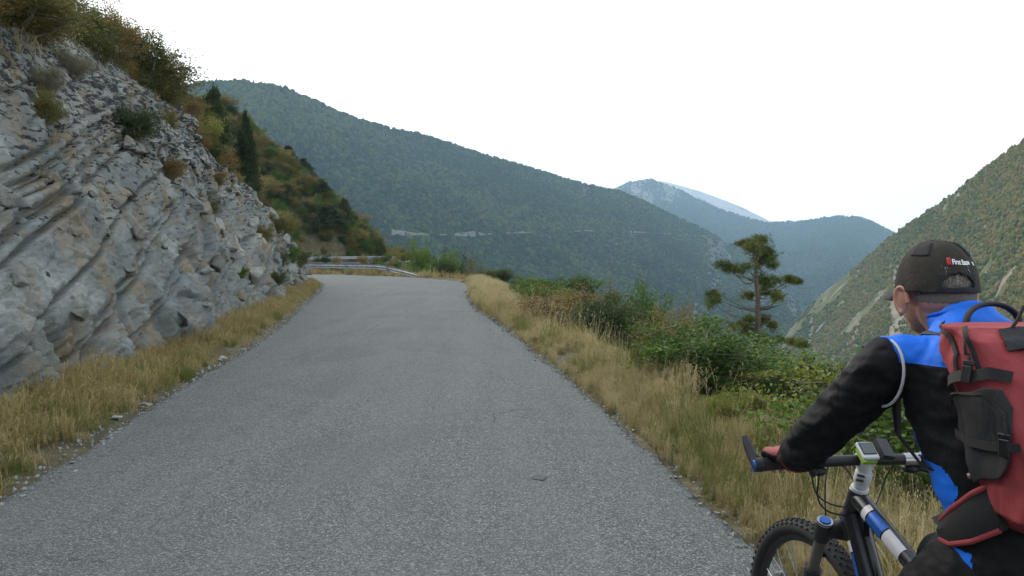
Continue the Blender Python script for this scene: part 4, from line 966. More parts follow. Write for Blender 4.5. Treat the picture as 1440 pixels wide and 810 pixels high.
# grass tufts sitting on ledges of the cliff itself
PP = []; rq = random.Random(77)
for _ in range(420):
    y = rq.uniform(8, 44); hf = rq.random()
    i = int(np.argmin(np.abs(by-y))); j = min(NV-3, max(2, int(hf*NV)))
    # only where the surface lies flat enough
    run = OX[i, j+2]-OX[i, j-2]; rise = ZZ[i, j+2]-ZZ[i, j-2]
    if run > rise*.9 or y > 30: PP.append((VX[i, j], VY[i, j], ZZ[i, j]))
PP = np.array(PP); n = len(PP); scatter('ledge_grass', PP, np.stack([np.zeros(n), np.zeros(n), rng.random(n)*6], 1), .35+.5*rng.random(n), low, 'tufts of dry grass in the cracks of the rock face', 'grass')

# ============================================================ GUARDRAILS
m_galv, nt, b = M('galvanised_steel', .42); b.inputs['Metallic'].default_value = .55
setc(nt, b, ramp(nt, noise(nt, geopos(nt), 3, 5), [(.3, (.26,.28,.30)), (.7, (.40,.43,.45))]))
def guardrail(name, P, label, ht=.72, step=4.0, sink=None):
    P = np.array(P, float); L_ = np.concatenate([[0], np.cumsum(np.hypot(*np.diff(P[:, :2], axis=0).T))]); n = int(L_[-1]/.5)
    s = np.linspace(0, L_[-1], n); X = np.interp(s, L_, P[:, 0]); Y = np.interp(s, L_, P[:, 1]); Z = np.interp(s, L_, P[:, 2])
    tx = np.gradient(X); ty = np.gradient(Y); l = np.hypot(tx, ty); nx2, ny2 = ty/l, -tx/l
    o = empty(name, (X[0], Y[0], Z[0])); tag(o, label, 'guardrail'); org = np.array([X[0], Y[0], Z[0]])
    prof = [(0,.155),(.045,.13),(.075,.10),(.075,.07),(.02,.03),(0,0),(.02,-.03),(.075,-.07),(.075,-.10),(.045,-.13),(0,-.155)]
    prof = prof+[(a-.012, b_) for a, b_ in prof[::-1]]
    V = np.stack([np.stack([X+nx2*a-org[0], Y+ny2*a-org[1], Z+ht-.155+b_-org[2]], 1) for a, b_ in prof], 1); k = len(prof)
    Fc = [(i*k+j, i*k+(j+1) % k, (i+1)*k+(j+1) % k, (i+1)*k+j) for i in range(n-1) for j in range(k)]
    link('beam', npmesh('beam', V.reshape(-1, 3), Fc), m_galv, o, True)
    mb = MB(); mb.box((0,0,0), (.10,.06,1.25)); pm_ = mb.mesh('post'); pm_.materials.append(m_galv)
    for q in np.arange(.6, L_[-1]-.3, step):
        x, y, z = np.interp(q, L_, P[:, 0]), np.interp(q, L_, P[:, 1]), np.interp(q, L_, P[:, 2]); i = min(n-1, int(q/L_[-1]*n))
        c = bpy.data.objects.new('post', pm_); COL.objects.link(c); c.parent = o; c.location = (x-nx2[i]*.07-org[0], y-ny2[i]*.07-org[1], z+ht-.05-.625-org[2]); c.rotation_euler = (0, 0, math.atan2(ny2[i], nx2[i]))
    return o
# outer side of the bend: the end dips to the ground
E = []
for i in range(24*11+3, 24*15+1, 4):
    p = ER[min(i, len(ER)-1)]; q = ER[min(i+1, len(ER)-1)]-ER[i-1]; q /= np.linalg.norm(q); E.append((p[0]+q[1]*.45, p[1]-q[0]*.45, .03))
E = np.array(E); 
dd = np.concatenate([[0], np.cumsum(np.hypot(*np.diff(E[:, :2], axis=0).T))]); E[:, 2] -= np.interp(dd, [0, 5.5], [.62, 0])
guardrail('guardrail', E, 'near galvanised guardrail whose end dips to the road on the outside of the bend')
K = R2N[(R2N[:, 0] > -60) & (R2N[:, 1] < 91)]
guardrail('guardrail', np.stack([K[:, 0]+.1, K[:, 1]-.35, np.full(len(K), .25)], 1), 'far guardrail on the next stretch of road below the rock cutting')
# ============================================================ MOUNTAIN BIKE
ROOT = Vector((1.033, 1.82, .045)); RZ = R_(5.5)
black = plain('gloss_black_paint', (.012,.012,.014), .25, var=.1); satin = plain('satin_black', (.018,.018,.02), .5, var=.2, sc=60)
rubber = plain('tyre_rubber', (.022,.022,.023), .85, var=.3, sc=40, bmp=.3); whitep = plain('white_paint', (.62,.62,.63), .35, var=.04)
bluep = plain('blue_anodised', (.012,.10,.42), .3, .3); alu = plain('brushed_aluminium', (.42,.42,.43), .35, .9, var=.08)
graysl = plain('olive_grey_fork_leg', (.095,.09,.075), .4, var=.1); grip = plain('grip_rubber', (.016,.016,.018), .8, bmp=.6, sc=90)
lime = plain('lime_plastic', (.25,.40,.03), .45); redp = plain('red_plastic', (.42,.012,.015), .35)
scr = plain('grey_display', (.12,.14,.14), .15); orange = plain('orange_print', (.42,.11,.02), .6); greyprint = plain('grey_print', (.22,.23,.24), .7)
bike = empty('mountain_bike', ROOT, RZ); tag(bike, 'black mountain bike with white stem and blue and white frame stripes, held by the rider', 'bicycle')
WR = .362; FA = Vector((0, .70, WR)); RA = Vector((0, -.43, WR)); U = Vector((0, -.375, .927))
HB = Vector((0, .470, .81)); HT = HB + U*.115; BB = Vector((0, 0, .315))
def ring(mb, c, R, prof, n=96):
    """revolve (dr, x) profile round the wheel axle"""
    k = len(prof); vs = []
    for i in range(n):
        a = 2*math.pi*i/n
        for dr, x in prof: vs.append((c[0]+x, c[1]+(R+dr)*math.cos(a), c[2]+(R+dr)*math.sin(a)))
    mb.add(vs, [(i*k+j, i*k+(j+1) % k, ((i+1) % n)*k+(j+1) % k, ((i+1) % n)*k+j) for i in range(n) for j in range(k)])
def wheel(c, steer=0.0):
    w0 = empty('wheel', c, steer); w0.parent = bike
    mb = MB(); ring(mb, (0,0,0), WR-.030, [(.026*math.cos(a)*1.0, .0275*math.sin(a)) for a in np.linspace(0, 2*math.pi, 14, endpoint=False)])
    ty = mb.build('tyre', rubber, w0)
    mb = MB()
    for i in range(74):
        a = 2*math.pi*(i+.5*0)/74
        for j, (x, dr, sx, sy) in enumerate(((0,-.003,.011,.011), (-.0125,-.006,.009,.013), (.0125,-.006,.009,.013), (-.0235,-.015,.007,.011), (.0235,-.015,.007,.011))):
            aa = a+(math.pi/74 if j in (0, 3, 4) else 0); rot = Matrix.Rotation(aa-math.pi/2, 3, 'X') @ Matrix.Rotation(-x*38, 3, 'Y')
            mb.box((x, (WR+dr)*math.cos(aa), (WR+dr)*math.sin(aa)), (sx, sy, .007), rot)
    mb.build('tread', rubber, w0, smooth=False)
    mb = MB(); ring(mb, (0,0,0), WR-.062, [(.011,.0125), (.011,-.0125), (.004,-.012), (-.010,-.006), (-.010,.006), (.004,.012)]); mb.build('rim', satin, w0)
    mb = MB()
    for i in range(32):
        a = 2*math.pi*i/32; sd_ = 1 if i % 2 else -1; a2 = a+(.75 if (i//2) % 2 else -.75)
        mb.tube([(.027*sd_, .022*math.cos(a2), .022*math.sin(a2)), (.003*sd_, (WR-.070)*math.cos(a), (WR-.070)*math.sin(a))], .0011, 4, cap=False)
    mb.build('spokes', alu, w0)
    mb = MB(); mb.tube([(-.05,0,0), (-.032,0,0), (-.03,0,0), (.03,0,0), (.032,0,0), (.05,0,0)], [.010,.010,.024,.024,.010,.010], 16); mb.build('hub', satin, w0)
    mb = MB(); ring(mb, (-.036,0,0), .083, [(.008,.001), (.008,-.001), (-.008,-.001), (-.008,.001)], 48); 
    for i in range(6):
        a = i*math.pi/3; mb.tube([(-.036, .02*math.cos(a), .02*math.sin(a)), (-.036, .077*math.cos(a+.4), .077*math.sin(a+.4))], .003, 4)
    mb.build('brake_disc', alu, w0)
    mb = MB()
    for a0, a1, m_ in ((2.60,2.98,0), (3.06,3.2,1)):
        pass
    for (a0, a1, mt) in ((2.5, 2.78, greyprint), (2.86, 3.0, orange)):
        mb = MB(); vs = []; n = 10
        for i in range(n+1):
            a = a0+(a1-a0)*i/n
            for ph in (2.05, 2.5): rr = WR-.030+.0268*math.cos(ph); vs.append((-.0284*math.sin(ph), rr*math.cos(a), rr*math.sin(a)))
        mb.add(vs, [(2*i, 2*i+1, 2*i+3, 2*i+2) for i in range(n)]); mb.build('sidewall_print', mt, w0, smooth=True)
    return w0
wheel(FA, R_(7)); wheel(RA)
mb = MB(); mb.tube([HB-U*.012, HB, HT, HT+U*.002], [.027,.030,.027,.025], 20)
TT = [HT-U*.03+Vector((0,-.015,0)), Vector((0,.15,.80)), Vector((0,-.20,.72))]; DT = [HB+U*.025+Vector((0,-.01,0)), Vector((0,.30,.60)), Vector((0,.02,.345))]
mb.tube(TT, [.027,.023,.019], 16); mb.tube(DT, [.036,.035,.033], 16)
mb.tube([BB, (0,-.13,.57), (0,-.205,.78)], [.02,.018,.018], 14); mb.tube([BB+Vector((-.045,0,0)), BB+Vector((.045,0,0))], .026, 16)
for s in (-1, 1):
    mb.tube([(s*.03,-.02,.325), (s*.055,-.2,.35), (s*.062,-.43,WR)], [.013,.012,.010], 10); mb.tube([(s*.018,-.19,.70), (s*.05,-.30,.55), (s*.062,-.42,WR+.01)], [.010,.009,.009], 10)
mb.box(HB+Vector((0,-.045,-.002)), (.018,.08,.07)); fr = mb.build('frame', black, bike)
def shell(path, rad, t0, t1, a0, a1, name, mat, par):
    """a printed band lying on a tube"""
    P0, P1 = Vector(path[0]), Vector(path[1]); d = (P1-P0).normalized(); up = Vector((0,0,1)); up = (up-d*up.dot(d)).normalized(); sd_ = d.cross(up)
    mb = MB(); vs = []; n = 10
    for t in (t0, t1):
        for i in range(n+1):
            a = a0+(a1-a0)*i/n; r0 = rad[0]+(rad[1]-rad[0])*t; vs.append(P0+(P1-P0)*t+(up*math.cos(a)+sd_*math.sin(a))*(r0+.0012))
    mb.add(vs, [(i, i+1, n+2+i, n+1+i) for i in range(n)]); return mb.build(name, mat, par)
for (t0, t1, m_) in ((.20,.28,whitep), (.30,.55,bluep), (.57,.85,whitep)): shell(TT[:2], (.027,.023), t0, t1, R_(15), R_(125), 'frame_stripe', m_, fr)
for (t0, t1, m_) in ((.25,.36,whitep), (.38,.62,bluep), (.64,.92,whitep)): shell(DT[:2], (.036,.035), t0, t1, R_(80), R_(120), 'frame_stripe', m_, fr)
# fork
fo = empty('fork', (0, 0, 0)); fo.parent = bike; AX = FA
def legp(s, t): # t metres up from the axle along the leg
    return Vector((s*.068, .70-.03, WR)) + U*t
crz = (HB.z-WR)/U.z-.035
mb = MB()
for s in (-1, 1): mb.tube([legp(s, crz-.035), legp(s, crz+.032)], [.0235,.0235], 18)
mb.tube([legp(-1, crz+.0), HB-U*.035+Vector((0,.012,0)), legp(1, crz+.0)], [.021,.034,.021], 14); mb.tube([HB-U*.05, HB-U*.002], [.026,.030], 16); mb.build('crown', satin, fo)
for s in (-1, 1):
    mb = MB(); mb.tube([legp(s, crz-.17), legp(s, crz-.03)], .0165, 18); mb.build('stanchion', graysl, fo)
    mb = MB(); mb.tube([legp(s, -.03), legp(s, .03), legp(s, crz-.19), legp(s, crz-.15)], [.016,.022,.0235,.0255], 18); mb.tube([legp(s, 0), AX+Vector((s*.05,0,0))], [.018,.016], 12); mb.build('fork_leg', satin, fo)
    mb = MB(); mb.tube([legp(s, crz+.030), legp(s, crz+.037)], [.019,.016], 18); mb.build('fork_cap', bluep if s < 0 else satin, fo)
    mb = MB(); mb.tube([legp(s, crz+.026), legp(s, crz+.033)], [.0245,.0225], 18); mb.build('cap_ring', alu, fo)
mb = MB(); a = [legp(-1, crz-.17)+Vector((.01,.02,0)), legp(-1, crz-.135)+Vector((.028,.055,.01)), legp(1, crz-.135)+Vector((-.028,.055,.01)), legp(1, crz-.17)+Vector((-.01,.02,0))]; mb.tube(a, [.011,.013,.013,.011], 10); mb.build('fork_brace', satin, fo)
# stem, handlebar, grips
BC = Vector((0, .400, 1.010)); ST0 = HT+U*.002; ST1 = HT+U*.062
mb = MB(); mb.tube([ST0, ST0+U*.008, ST0+U*.010, ST1-U*.03], [.025,.024,.0205,.0205], 20); mb.tube([ST1-U*.034, ST1-U*.03, ST1, ST1+U*.004], [.021,.0235,.0235,.021], 18); mb.tube([ST1-U*.016, ST1-U*.016+(BC-(ST1-U*.016))*.55, BC], [.022,.019,.021], 14); stem = mb.build('stem', whitep, bike)
mb = MB(); mb.tube([ST1+U*.004, ST1+U*.008], [.0175,.0165], 18); mb.tube([ST1+U*.008, ST1+U*.0095], [.006,.006], 10); mb.build('top_cap', whitep, stem)
for q in (-.006,-.022):
    mb = MB(); mb.tube([ST1+U*q+Vector((-.024,-.010,0)), ST1+U*q+Vector((-.012,-.026,0))], .0035, 8); mb.build('bolt', satin, stem)
mb = MB(); mb.tube([BC+Vector((-.022,0,0)), BC+Vector((.022,0,0))], .0215, 18); mb.build('bar_clamp', whitep, stem)
BH = .315
barp = [BC+Vector((x, -abs(x)**1.5*.16, abs(x)**1.3*.012)) for x in np.linspace(-BH, BH, 15)]
mb = MB(); mb.tube(barp, [.0115 if abs(i-7) > 3 else .0155 for i in range(15)], 16); hb = mb.build('handlebar', satin, bike)
def barpt(x): return BC+Vector((x, -abs(x)**1.5*.16, abs(x)**1.3*.012))
mb = MB(); mb.tube([barpt(-.135)+Vector((0,0,0)), barpt(-.137)], .0165, 12)
for s in (-1, 1):
    mb = MB(); mb.tube([barpt(s*x) for x in (.185,.19,.25,.305,.318)], [.016,.0175,.0165,.018,.017], 14); mb.build('grip', grip, hb)
    mb = MB(); e0 = barpt(s*.326)
    mb.tube([e0+Vector((0,-.004,-.005)), e0+Vector((s*.004,.018,.012)), e0+Vector((s*.010,.042,.042)), e0+Vector((s*.014,.058,.066))], [.017,.0155,.0145,.009], 14, flat=.75); mb.tube([e0-Vector((s*.012,0,0)), e0+Vector((s*.010,0,0))], .0195, 16); be = mb.build('bar_end', satin, hb)
    mb = MB(); mb.tube([e0+Vector((s*.009,0,-.001)), e0+Vector((s*.014,0,-.001))], [.016,.013], 16); mb.build('end_plug', bluep, be)
    mb = MB(); c = barpt(s*.165); mb.tube([c-Vector((s*.010,0,0)), c+Vector((s*.012,0,0))], .0175, 16); mb.tube([c+Vector((0,.012,-.006)), c+Vector((s*.01,.045,-.018)), c+Vector((-s*.03,.05,-.018))], [.012,.014,.009], 10)
    lv = mb.build('brake_lever', satin, hb); mb = MB(); mb.tube([c+Vector((s*.01,.045,-.020)), c+Vector((s*.05,.062,-.030)), c+Vector((s*.10,.060,-.034)), c+Vector((s*.128,.070,-.032))], [.006,.006,.005,.007], 8); mb.build('lever_blade', bluep if s < 0 else satin, lv)
    mb = MB(); mb.tube([c+Vector((s*-.013,-.006,.014)), c+Vector((s*-.013,-.012,.020))], .006, 10); mb.build('clamp_bolt', bluep if s < 0 else alu, lv)
    mb = MB(); c2 = barpt(s*.138); mb.tube([c2-Vector((.008,0,0)), c2+Vector((.008,0,0))], .016, 14); mb.ell(c2+Vector((0,.012,-.028)), (.026,.026,.015), 14, 8); mb.tube([c2+Vector((s*.01,-.004,-.024)), c2+Vector((s*.034,-.030,-.026))], [.006,.009], 8); mb.build('shifter', satin, hb)
mb = MB(); mb.tube([barpt(.115)-Vector((.006,0,0)), barpt(.150)], .018, 16); rl_ = mb.build('lock_ring', alu, hb)
mb = MB(); mb.tube([barpt(.176), barpt(.186)], .0195, 16); mb.build('red_collar', redp, hb)
mb = MB(); c = BC+Vector((.052,-.006,.032)); mb.box(c, (.038,.062,.016), Matrix.Rotation(R_(38), 3, 'X') @ Matrix.Rotation(R_(14), 3, 'Y')); mb.build('light_mount', satin, hb)
# computer
cr = Matrix.Rotation(R_(36), 3, 'X'); cc = BC+Vector((-.004,-.018,.030)); mb = MB(); mb.box(cc, (.048,.060,.012), cr); cmp_ = mb.build('bike_computer', whitep, bike, smooth=False)
bv = cmp_.modifiers.new('b', 'BEVEL'); bv.width = .005; bv.segments = 3
mb = MB(); mb.box(cc+cr @ Vector((0,.004,.0068)), (.034,.036,.002), cr); mb.build('screen', scr, cmp_, smooth=False)
mb = MB(); mb.box(cc+cr @ Vector((0,.004,.0060)), (.039,.042,.002), cr); mb.build('screen_frame', satin, cmp_, smooth=False)
mb = MB(); mb.box(cc+cr @ Vector((-.022,-.012,-.006)), (.010,.05,.010), cr); mb.box(cc+cr @ Vector((0,-.02,-.010)), (.032,.03,.010), cr); mb.build('mount', lime, cmp_, smooth=False)
# cables
def bez(p0, p1, p2, p3, n=16): return [p0*(1-t)**3+p1*3*t*(1-t)**2+p2*3*t*t*(1-t)+p3*t**3 for t in np.linspace(0, 1, n)]
V_ = Vector
for pts in ((barpt(-.135)+V_((0,.05,-.02)), V_((-.11,.47,.98)), V_((-.14,.50,.86)), V_((-.03,.45,.86))), (barpt(-.13)+V_((0,.02,-.03)), V_((-.10,.44,.96)), V_((-.15,.47,.84)), V_((-.035,.44,.84))),
            (barpt(-.12)+V_((0,.03,-.03)), V_((-.05,.50,1.00)), V_((.03,.53,.98)), V_((.03,.47,.86))), (barpt(.13)+V_((0,.05,-.02)), V_((.07,.56,1.10)), V_((-.06,.56,1.08)), V_((-.05,.52,.80))),
            (barpt(.12)+V_((0,.04,-.02)), V_((.12,.52,.96)), V_((.11,.50,.80)), V_((.035,.46,.86)))):
    mb = MB(); mb.tube(bez(*pts), .0026, 6); mb.build('cable', satin, bike)
# saddle, post, cranks
mb = MB(); mb.tube([(0,-.20,.74), (0,-.235,.88)], .0145, 12); mb.build('seat_post', satin, bike)
mb = MB(); mb.tube([(0,-.02,.895), (0,-.10,.905), (0,-.20,.905), (0,-.28,.912)], [.018,.028,.06,.07], 16, flat=.35); mb.ell((0,-.275,.912), (.072,.035,.024), 16, 8); mb.build('saddle', satin, bike)
mb = MB(); ring(mb, (.055,0,.315), .078, [(.006,.002), (.006,-.002), (-.008,-.002), (-.008,.002)], 40); mb.tube([(.05,0,.315), (.06,0,.315)], .06, 20); mb.build('chainring', satin, bike)
PL = BB+V_((-.09,.02,-.168)); PR = BB+V_((.09,-.02,.168))
for s, p in ((-1, PL), (1, PR)):
    mb = MB(); mb.tube([BB+V_((s*.06,0,0)), V_((s*.075,p.y,p.z))], [.016,.012], 10); mb.build('crank_arm', satin, bike)
    mb = MB(); mb.box((s*.125, p.y, p.z), (.085,.07,.018)); mb.build('pedal', satin, bike, smooth=False)
mb = MB(); mb.tube([(.055,.0,.393), (.05,-.43,WR+.03)], .004, 5); mb.tube([(.055,.0,.237), (.05,-.42,WR-.07)], .004, 5); mb.build('chain', alu, bike)
mb = MB(); ring(mb, (.045,-.43,WR), .05, [(.004,.012), (.004,-.012), (-.02,-.012), (-.02,.012)], 32); mb.build('cassette', alu, bike)

# ============================================================ RIDER
person = empty('person', ROOT, RZ); tag(person, 'cyclist seen from behind in a blue and black jersey and dark cap, gripping the handlebar', 'person')
def remesh(mb, name, voxel, mats, parent, smooth=4, extra=None):
    me = mb.mesh('tmp'); o = bpy.data.objects.new('tmp', me); COL.objects.link(o)
    m_ = o.modifiers.new('r', 'REMESH'); m_.mode = 'VOXEL'; m_.voxel_size = voxel; m_.adaptivity = 0
    if smooth: s_ = o.modifiers.new('s', 'SMOOTH'); s_.factor = .5; s_.iterations = smooth
    dg = bpy.context.evaluated_depsgraph_get(); dg.update(); ev = o.evaluated_get(dg); nm = bpy.data.meshes.new_from_object(ev)
    bpy.data.objects.remove(o); nm.name = name; nm.materials.clear()
    if extra: extra(nm)
    return link(name, nm, mats, parent, True)
def getco(me): a = np.empty(len(me.vertices)*3, np.float32); me.vertices.foreach_get('co', a); return a.reshape(-1, 3)
def setco(me, a): me.vertices.foreach_set('co', a.astype(np.float32).ravel()); me.update()
HC = V_((-.010, .085, 1.515)); HY = R_(-8)        # middle of the skull, turned a little right
HM = Matrix.Translation(HC) @ Matrix.Rotation(HY, 4, 'Z') @ Matrix.Rotation(R_(-6), 4, 'X')
def H(x, y, z): return HM @ V_((x, y, z))
SHL, SHR = V_((-.19,-.01,1.335)), V_((.19,-.01,1.335)); GL = barpt(-.255); GR = barpt(.255)
ELB = {-1: V_((-.285,.165,1.115)), 1: V_((.285,.165,1.115))}; WRI = {-1: GL+V_((-.012,-.088,.036)), 1: GR+V_((.012,-.088,.036))}
KN = {-1: V_((-.105,.11,.63)), 1: V_((.115,.215,.80))}; AN = {-1: V_((-.115,-.03,.235)), 1: V_((.115,-.05,.575))}; HIP = {-1: V_((-.095,-.20,.92)), 1: V_((.095,-.20,.92))}
SPINE = [(V_((0,-.225,.90)), .155, .115), (V_((0,-.225,.98)), .150, .112), (V_((0,-.195,1.07)), .138, .105), (V_((0,-.15,1.17)), .150, .112), (V_((0,-.10,1.26)), .165, .115), (V_((0,-.055,1.34)), .155, .095), (V_((0,-.02,1.395)), .095, .075), (V_((0,.005,1.42)), .066, .064)]
def torso(mb, g=0.0, top=8, lo=0):
    vs = []; n = 28; sp = SPINE[lo:top]; R = []
    for i, (c, a, b) in enumerate(sp):
        t = (sp[min(i+1, len(sp)-1)][0]-sp[max(i-1, 0)][0]).normalized(); fw = V_((1,0,0)).cross(t) * -1
        R.append([c+V_((1,0,0))*((a+g)*math.copysign(abs(math.cos(q))**.85, math.cos(q)))+fw*((b+g)*math.sin(q)) for q in np.linspace(0, 2*math.pi, n, endpoint=False)])
    for r_ in R: vs += r_
    fs = [(i*n+k, i*n+(k+1) % n, (i+1)*n+(k+1) % n, (i+1)*n+k) for i in range(len(R)-1) for k in range(n)]
    fs += [tuple(reversed(range(n))), tuple((len(R)-1)*n+k for k in range(n))]; mb.add(vs, fs)
def chain(mb, P, Rr, n=16): mb.tube(P, Rr, n); [mb.ell(p, (r_,)*3, 14, 10) for p, r_ in zip(P, Rr)]
# skin body
mb = MB(); torso(mb, -.012)
for s in (-1, 1):
    chain(mb, [V_((s*.12,-.03,1.34)), V_((s*.19,-.01,1.33)), (V_((s*.19,-.01,1.33))+ELB[s])/2, ELB[s], ELB[s]*.5+WRI[s]*.5, WRI[s]], [.05,.052,.043,.036,.035,.024])
    chain(mb, [HIP[s], (HIP[s]+KN[s])/2, KN[s], KN[s]*.6+AN[s]*.4, AN[s]], [.085,.075,.052,.05,.033])
    chain(mb, [AN[s], AN[s]+V_((s*.005,.10,-.065))], [.033,.028])
    # hand closed round the grip
    G = GL if s < 0 else GR; W_h = WRI[s]
    chain(mb, [W_h, W_h+V_((-s*.004,.035,.006)), G+V_((s*.012,-.020,.030))], [.024,.024,.021]); 
    for k in range(4): chain(mb, [W_h+V_((s*(.012-.008*k),.03,.004)), G+V_((s*(.036-.021*k),.004,.031))], [.017,.0125], 10)
    for k, (l, r0) in enumerate(((.86,.0078), (1.0,.0088), (1.04,.0092), (.95,.0090))):
        x = s*(.038-.0225*k); chain(mb, [G+V_((x,.004,.031)), G+V_((x*1.02,.029*l,.021)), G+V_((x,.031*l,-.004)), G+V_((x,.014*l,-.024*l))], [r0*1.25, r0*1.12, r0, r0*.85], 10)
    chain(mb, [W_h+V_((-s*.020,.030,-.002)), G+V_((-s*.052,-.022,.012)), G+V_((-s*.058,.000,-.014)), G+V_((-s*.052,.020,-.022))], [.014,.0125,.0105,.009], 10)
# neck and head
chain(mb, [V_((0,-.02,1.38)), V_((0,.03,1.43)), H(0,-.025,-.055)], [.062,.058,.056])
mb.ell(H(0,-.002,.012), (.077,.097,.088), 28, 20, HM.to_3x3()); mb.ell(H(0,.030,-.045), (.062,.066,.066), 24, 16, HM.to_3x3()); mb.ell(H(0,.060,-.088), (.038,.034,.028), 18, 12, HM.to_3x3())
mb.ell(H(0,-.045,-.030), (.062,.052,.055), 20, 14, HM.to_3x3())
mb.tube([H(0,.092,-.005), H(0,.112,-.036), H(0,.100,-.044)], [.009,.013,.012], 10); mb.ell(H(0,.085,.012), (.055,.014,.012), 16, 8, HM.to_3x3())
for s in (-1, 1): mb.ell(H(s*.012,.101,-.043), (.009,.010,.008), 10, 8); mb.ell(H(s*.045,.075,-.028), (.020,.018,.017), 12, 8)
mb.ell(H(0,.093,-.063), (.024,.010,.006), 14, 8, HM.to_3x3()); mb.ell(H(0,.091,-.071), (.021,.010,.006), 14, 8, HM.to_3x3())
for s in (-1, 1):   # ears
    er = (HM.to_3x3() @ Matrix.Rotation(s*R_(-24), 3, 'Z') @ Matrix.Rotation(R_(-8), 3, 'X'))
    e0 = H(s*.083,-.004,-.036); mb.ell(e0, (.008,.018,.031), 14, 12, er)
    n = 14; mb.tube([e0+er @ V_((s*.006, .019*math.cos(a)-.004, .031*math.sin(a)+.002)) for a in np.linspace(-1.5, 3.6, n)], .0048, 8); mb.ell(e0+er @ V_((s*.002,.004,-.028)), (.006,.009,.009), 10, 8)
m_skin, nt, b = M('skin', .52); b.inputs['Subsurface Weight'].default_value = .12; b.inputs['Subsurface Radius'].default_value = (.012,.005,.003); b.inputs['Subsurface Scale'].default_value = .4
c = mix(nt, noise(nt, geopos(nt), 26, 4), (.36,.17,.115), (.47,.25,.175)); c = mix(nt, ramp(nt, noise(nt, geopos(nt), 9, 3), [(.5, 0), (.8, .45)]), c, (.42,.13,.08)); setc(nt, b, c); bump(nt, b, noise(nt, geopos(nt), 260, 3), .25, .001)
remesh(mb, 'body', .0034, m_skin, person, 3)
for s in (-1, 1):
    mb = MB(); mb.ell(H(s*.031,.083,-.010), (.012,.011,.011), 14, 10); e = mb.build('eye', plain('eye_white', (.6,.58,.55), .2), person); mb = MB(); mb.ell(H(s*.031,.091,-.010), (.005,.0035,.005), 10, 8); mb.build('iris', plain('iris', (.05,.07,.09), .15), e)
# hair: cropped grey strands
m_hair = leafmat('grey_hair', [(.14,.12,.10), (.28,.26,.235), (.50,.49,.47)], 30, trans=.1)
r = np.random.default_rng(12); n = 9000; az = r.uniform(-2.2, 2.2, n); el_ = r.uniform(-.75, .75, n)
d = np.stack([np.sin(az)*np.cos(el_), -np.cos(az)*np.cos(el_), np.sin(el_)], 1); keep = (np.abs(az) < 1.5) & ((el_ < .02) | ((np.abs(az) < .40) & (el_ < .42))) & (el_ > -.70+.40*np.clip(np.abs(az)-.7, 0, 1.3)); keep &= ~((np.abs(az) > 1.25) & (el_ < -.2)); d = d[keep]
low_ = np.clip(-d[:, 2], 0, 1); P3 = np.stack([d[:, 0]*(.0785-.010*low_), d[:, 1]*(.099-.006*low_)-.002, d[:, 2]*.090+.012], 1)
# neck hair follows the occiput
dirn = np.stack([d[:, 0]*.25, -.35*np.ones(len(d)), -1*np.ones(len(d))], 1)+r.normal(size=d.shape)*.22
hm = np.array(HM); P3 = P3 @ hm[:3, :3].T + hm[:3, 3]; dirn = dirn @ hm[:3, :3].T
V1, F1 = leaf_quads(P3, dirn, .011*(.6+.8*r.random(len(d))), .0011*np.ones(len(d)), r); link('hair', npmesh('hair', V1, F1), m_hair, person)
mb = MB(); mb.ell(H(0,-.003,.012), (.0782,.0982,.0885), 28, 20, HM.to_3x3()); mb.ell(H(0,-.046,-.027), (.0635,.0535,.045), 24, 16, HM.to_3x3())
o = mb.build('hair_cap', m_hair2 := plain('hair_base', (.15,.125,.10), .9, var=.4, sc=120), person)
bm = bmesh.new(); bm.from_mesh(o.data); iv = HM.inverted()
bmesh.ops.delete(bm, geom=[v for v in bm.verts if (iv @ v.co).y > .045 or (iv @ v.co).z < -.062 or (abs((iv @ v.co).x) > .055 and (iv @ v.co).z < -.006 and (iv@v.co).y > -.045)], context='VERTS'); bm.to_mesh(o.data); bm.free(); o.name = 'hair_base'
# cap
m_cap, nt, b = M('cap_cloth', .9); c = mix(nt, noise(nt, objco(nt), 22, 4), (.026,.024,.020), (.048,.043,.034)); setc(nt, b, c); b.inputs['Specular IOR Level'].default_value = .2
wn = noise(nt, objco(nt), 19, 5, .6, 1.5); bump(nt, b, wn, .7, .006)
m_capb = plain('black_mesh_cloth', (.010,.010,.013), .85, bmp=.6, sc=200)
def capsurf(az, el, off=0.0):
    """az 0 = back of the head, + = right; el 0 = rim, 1 = crown"""
    th = el*math.pi/2; rim = -.008 + .012*math.cos(az)*-1
    x = math.sin(az)*(.085+off)*math.cos(th)**.75; y = -math.cos(az)*(.107+off)*math.cos(th)**.75-.002; z = rim*(1-el)+(.111+off)*math.sin(th)**1.05 - .004
    k = .0025*math.sin(az*5+el*3)*math.sin(th)+.0016*math.sin(az*11+el*7)
    return H(x*(1+k*4), y*(1+k*4), z+k*.5)
NA, NE = 120, 40
def cap_region(name, mat, test, off, parent, thick=.0016):
    mb = MB(); idx = {}; vs = []; fs = []
    for i in range(NA):
        for j in range(NE):
            a = (i+.5)/NA*2*math.pi-math.pi; e = (j+.5)/NE
            if not test(a, e): continue
            q = []
            for (u, v) in ((i, j), (i+1, j), (i+1, j+1), (i, j+1)):
                k = (u % NA, v)
                if k not in idx: idx[k] = len(vs); vs.append(capsurf(u/NA*2*math.pi-math.pi, min(v/NE, .9999), off))
                q.append(idx[k])
            fs.append(tuple(q))
    mb.add(vs, fs); o = mb.build(name, mat, parent, sharp=None); sm = o.modifiers.new('t', 'SOLIDIFY'); sm.thickness = thick; sm.offset = 1; return o
hole = lambda a, e: abs(a) < .42 and .08 < e < .08+.15*math.sqrt(max(0, 1-(a/.43)**2))+.01
cap = cap_region('cap', m_cap, lambda a, e: not hole(a, e), 0, person)
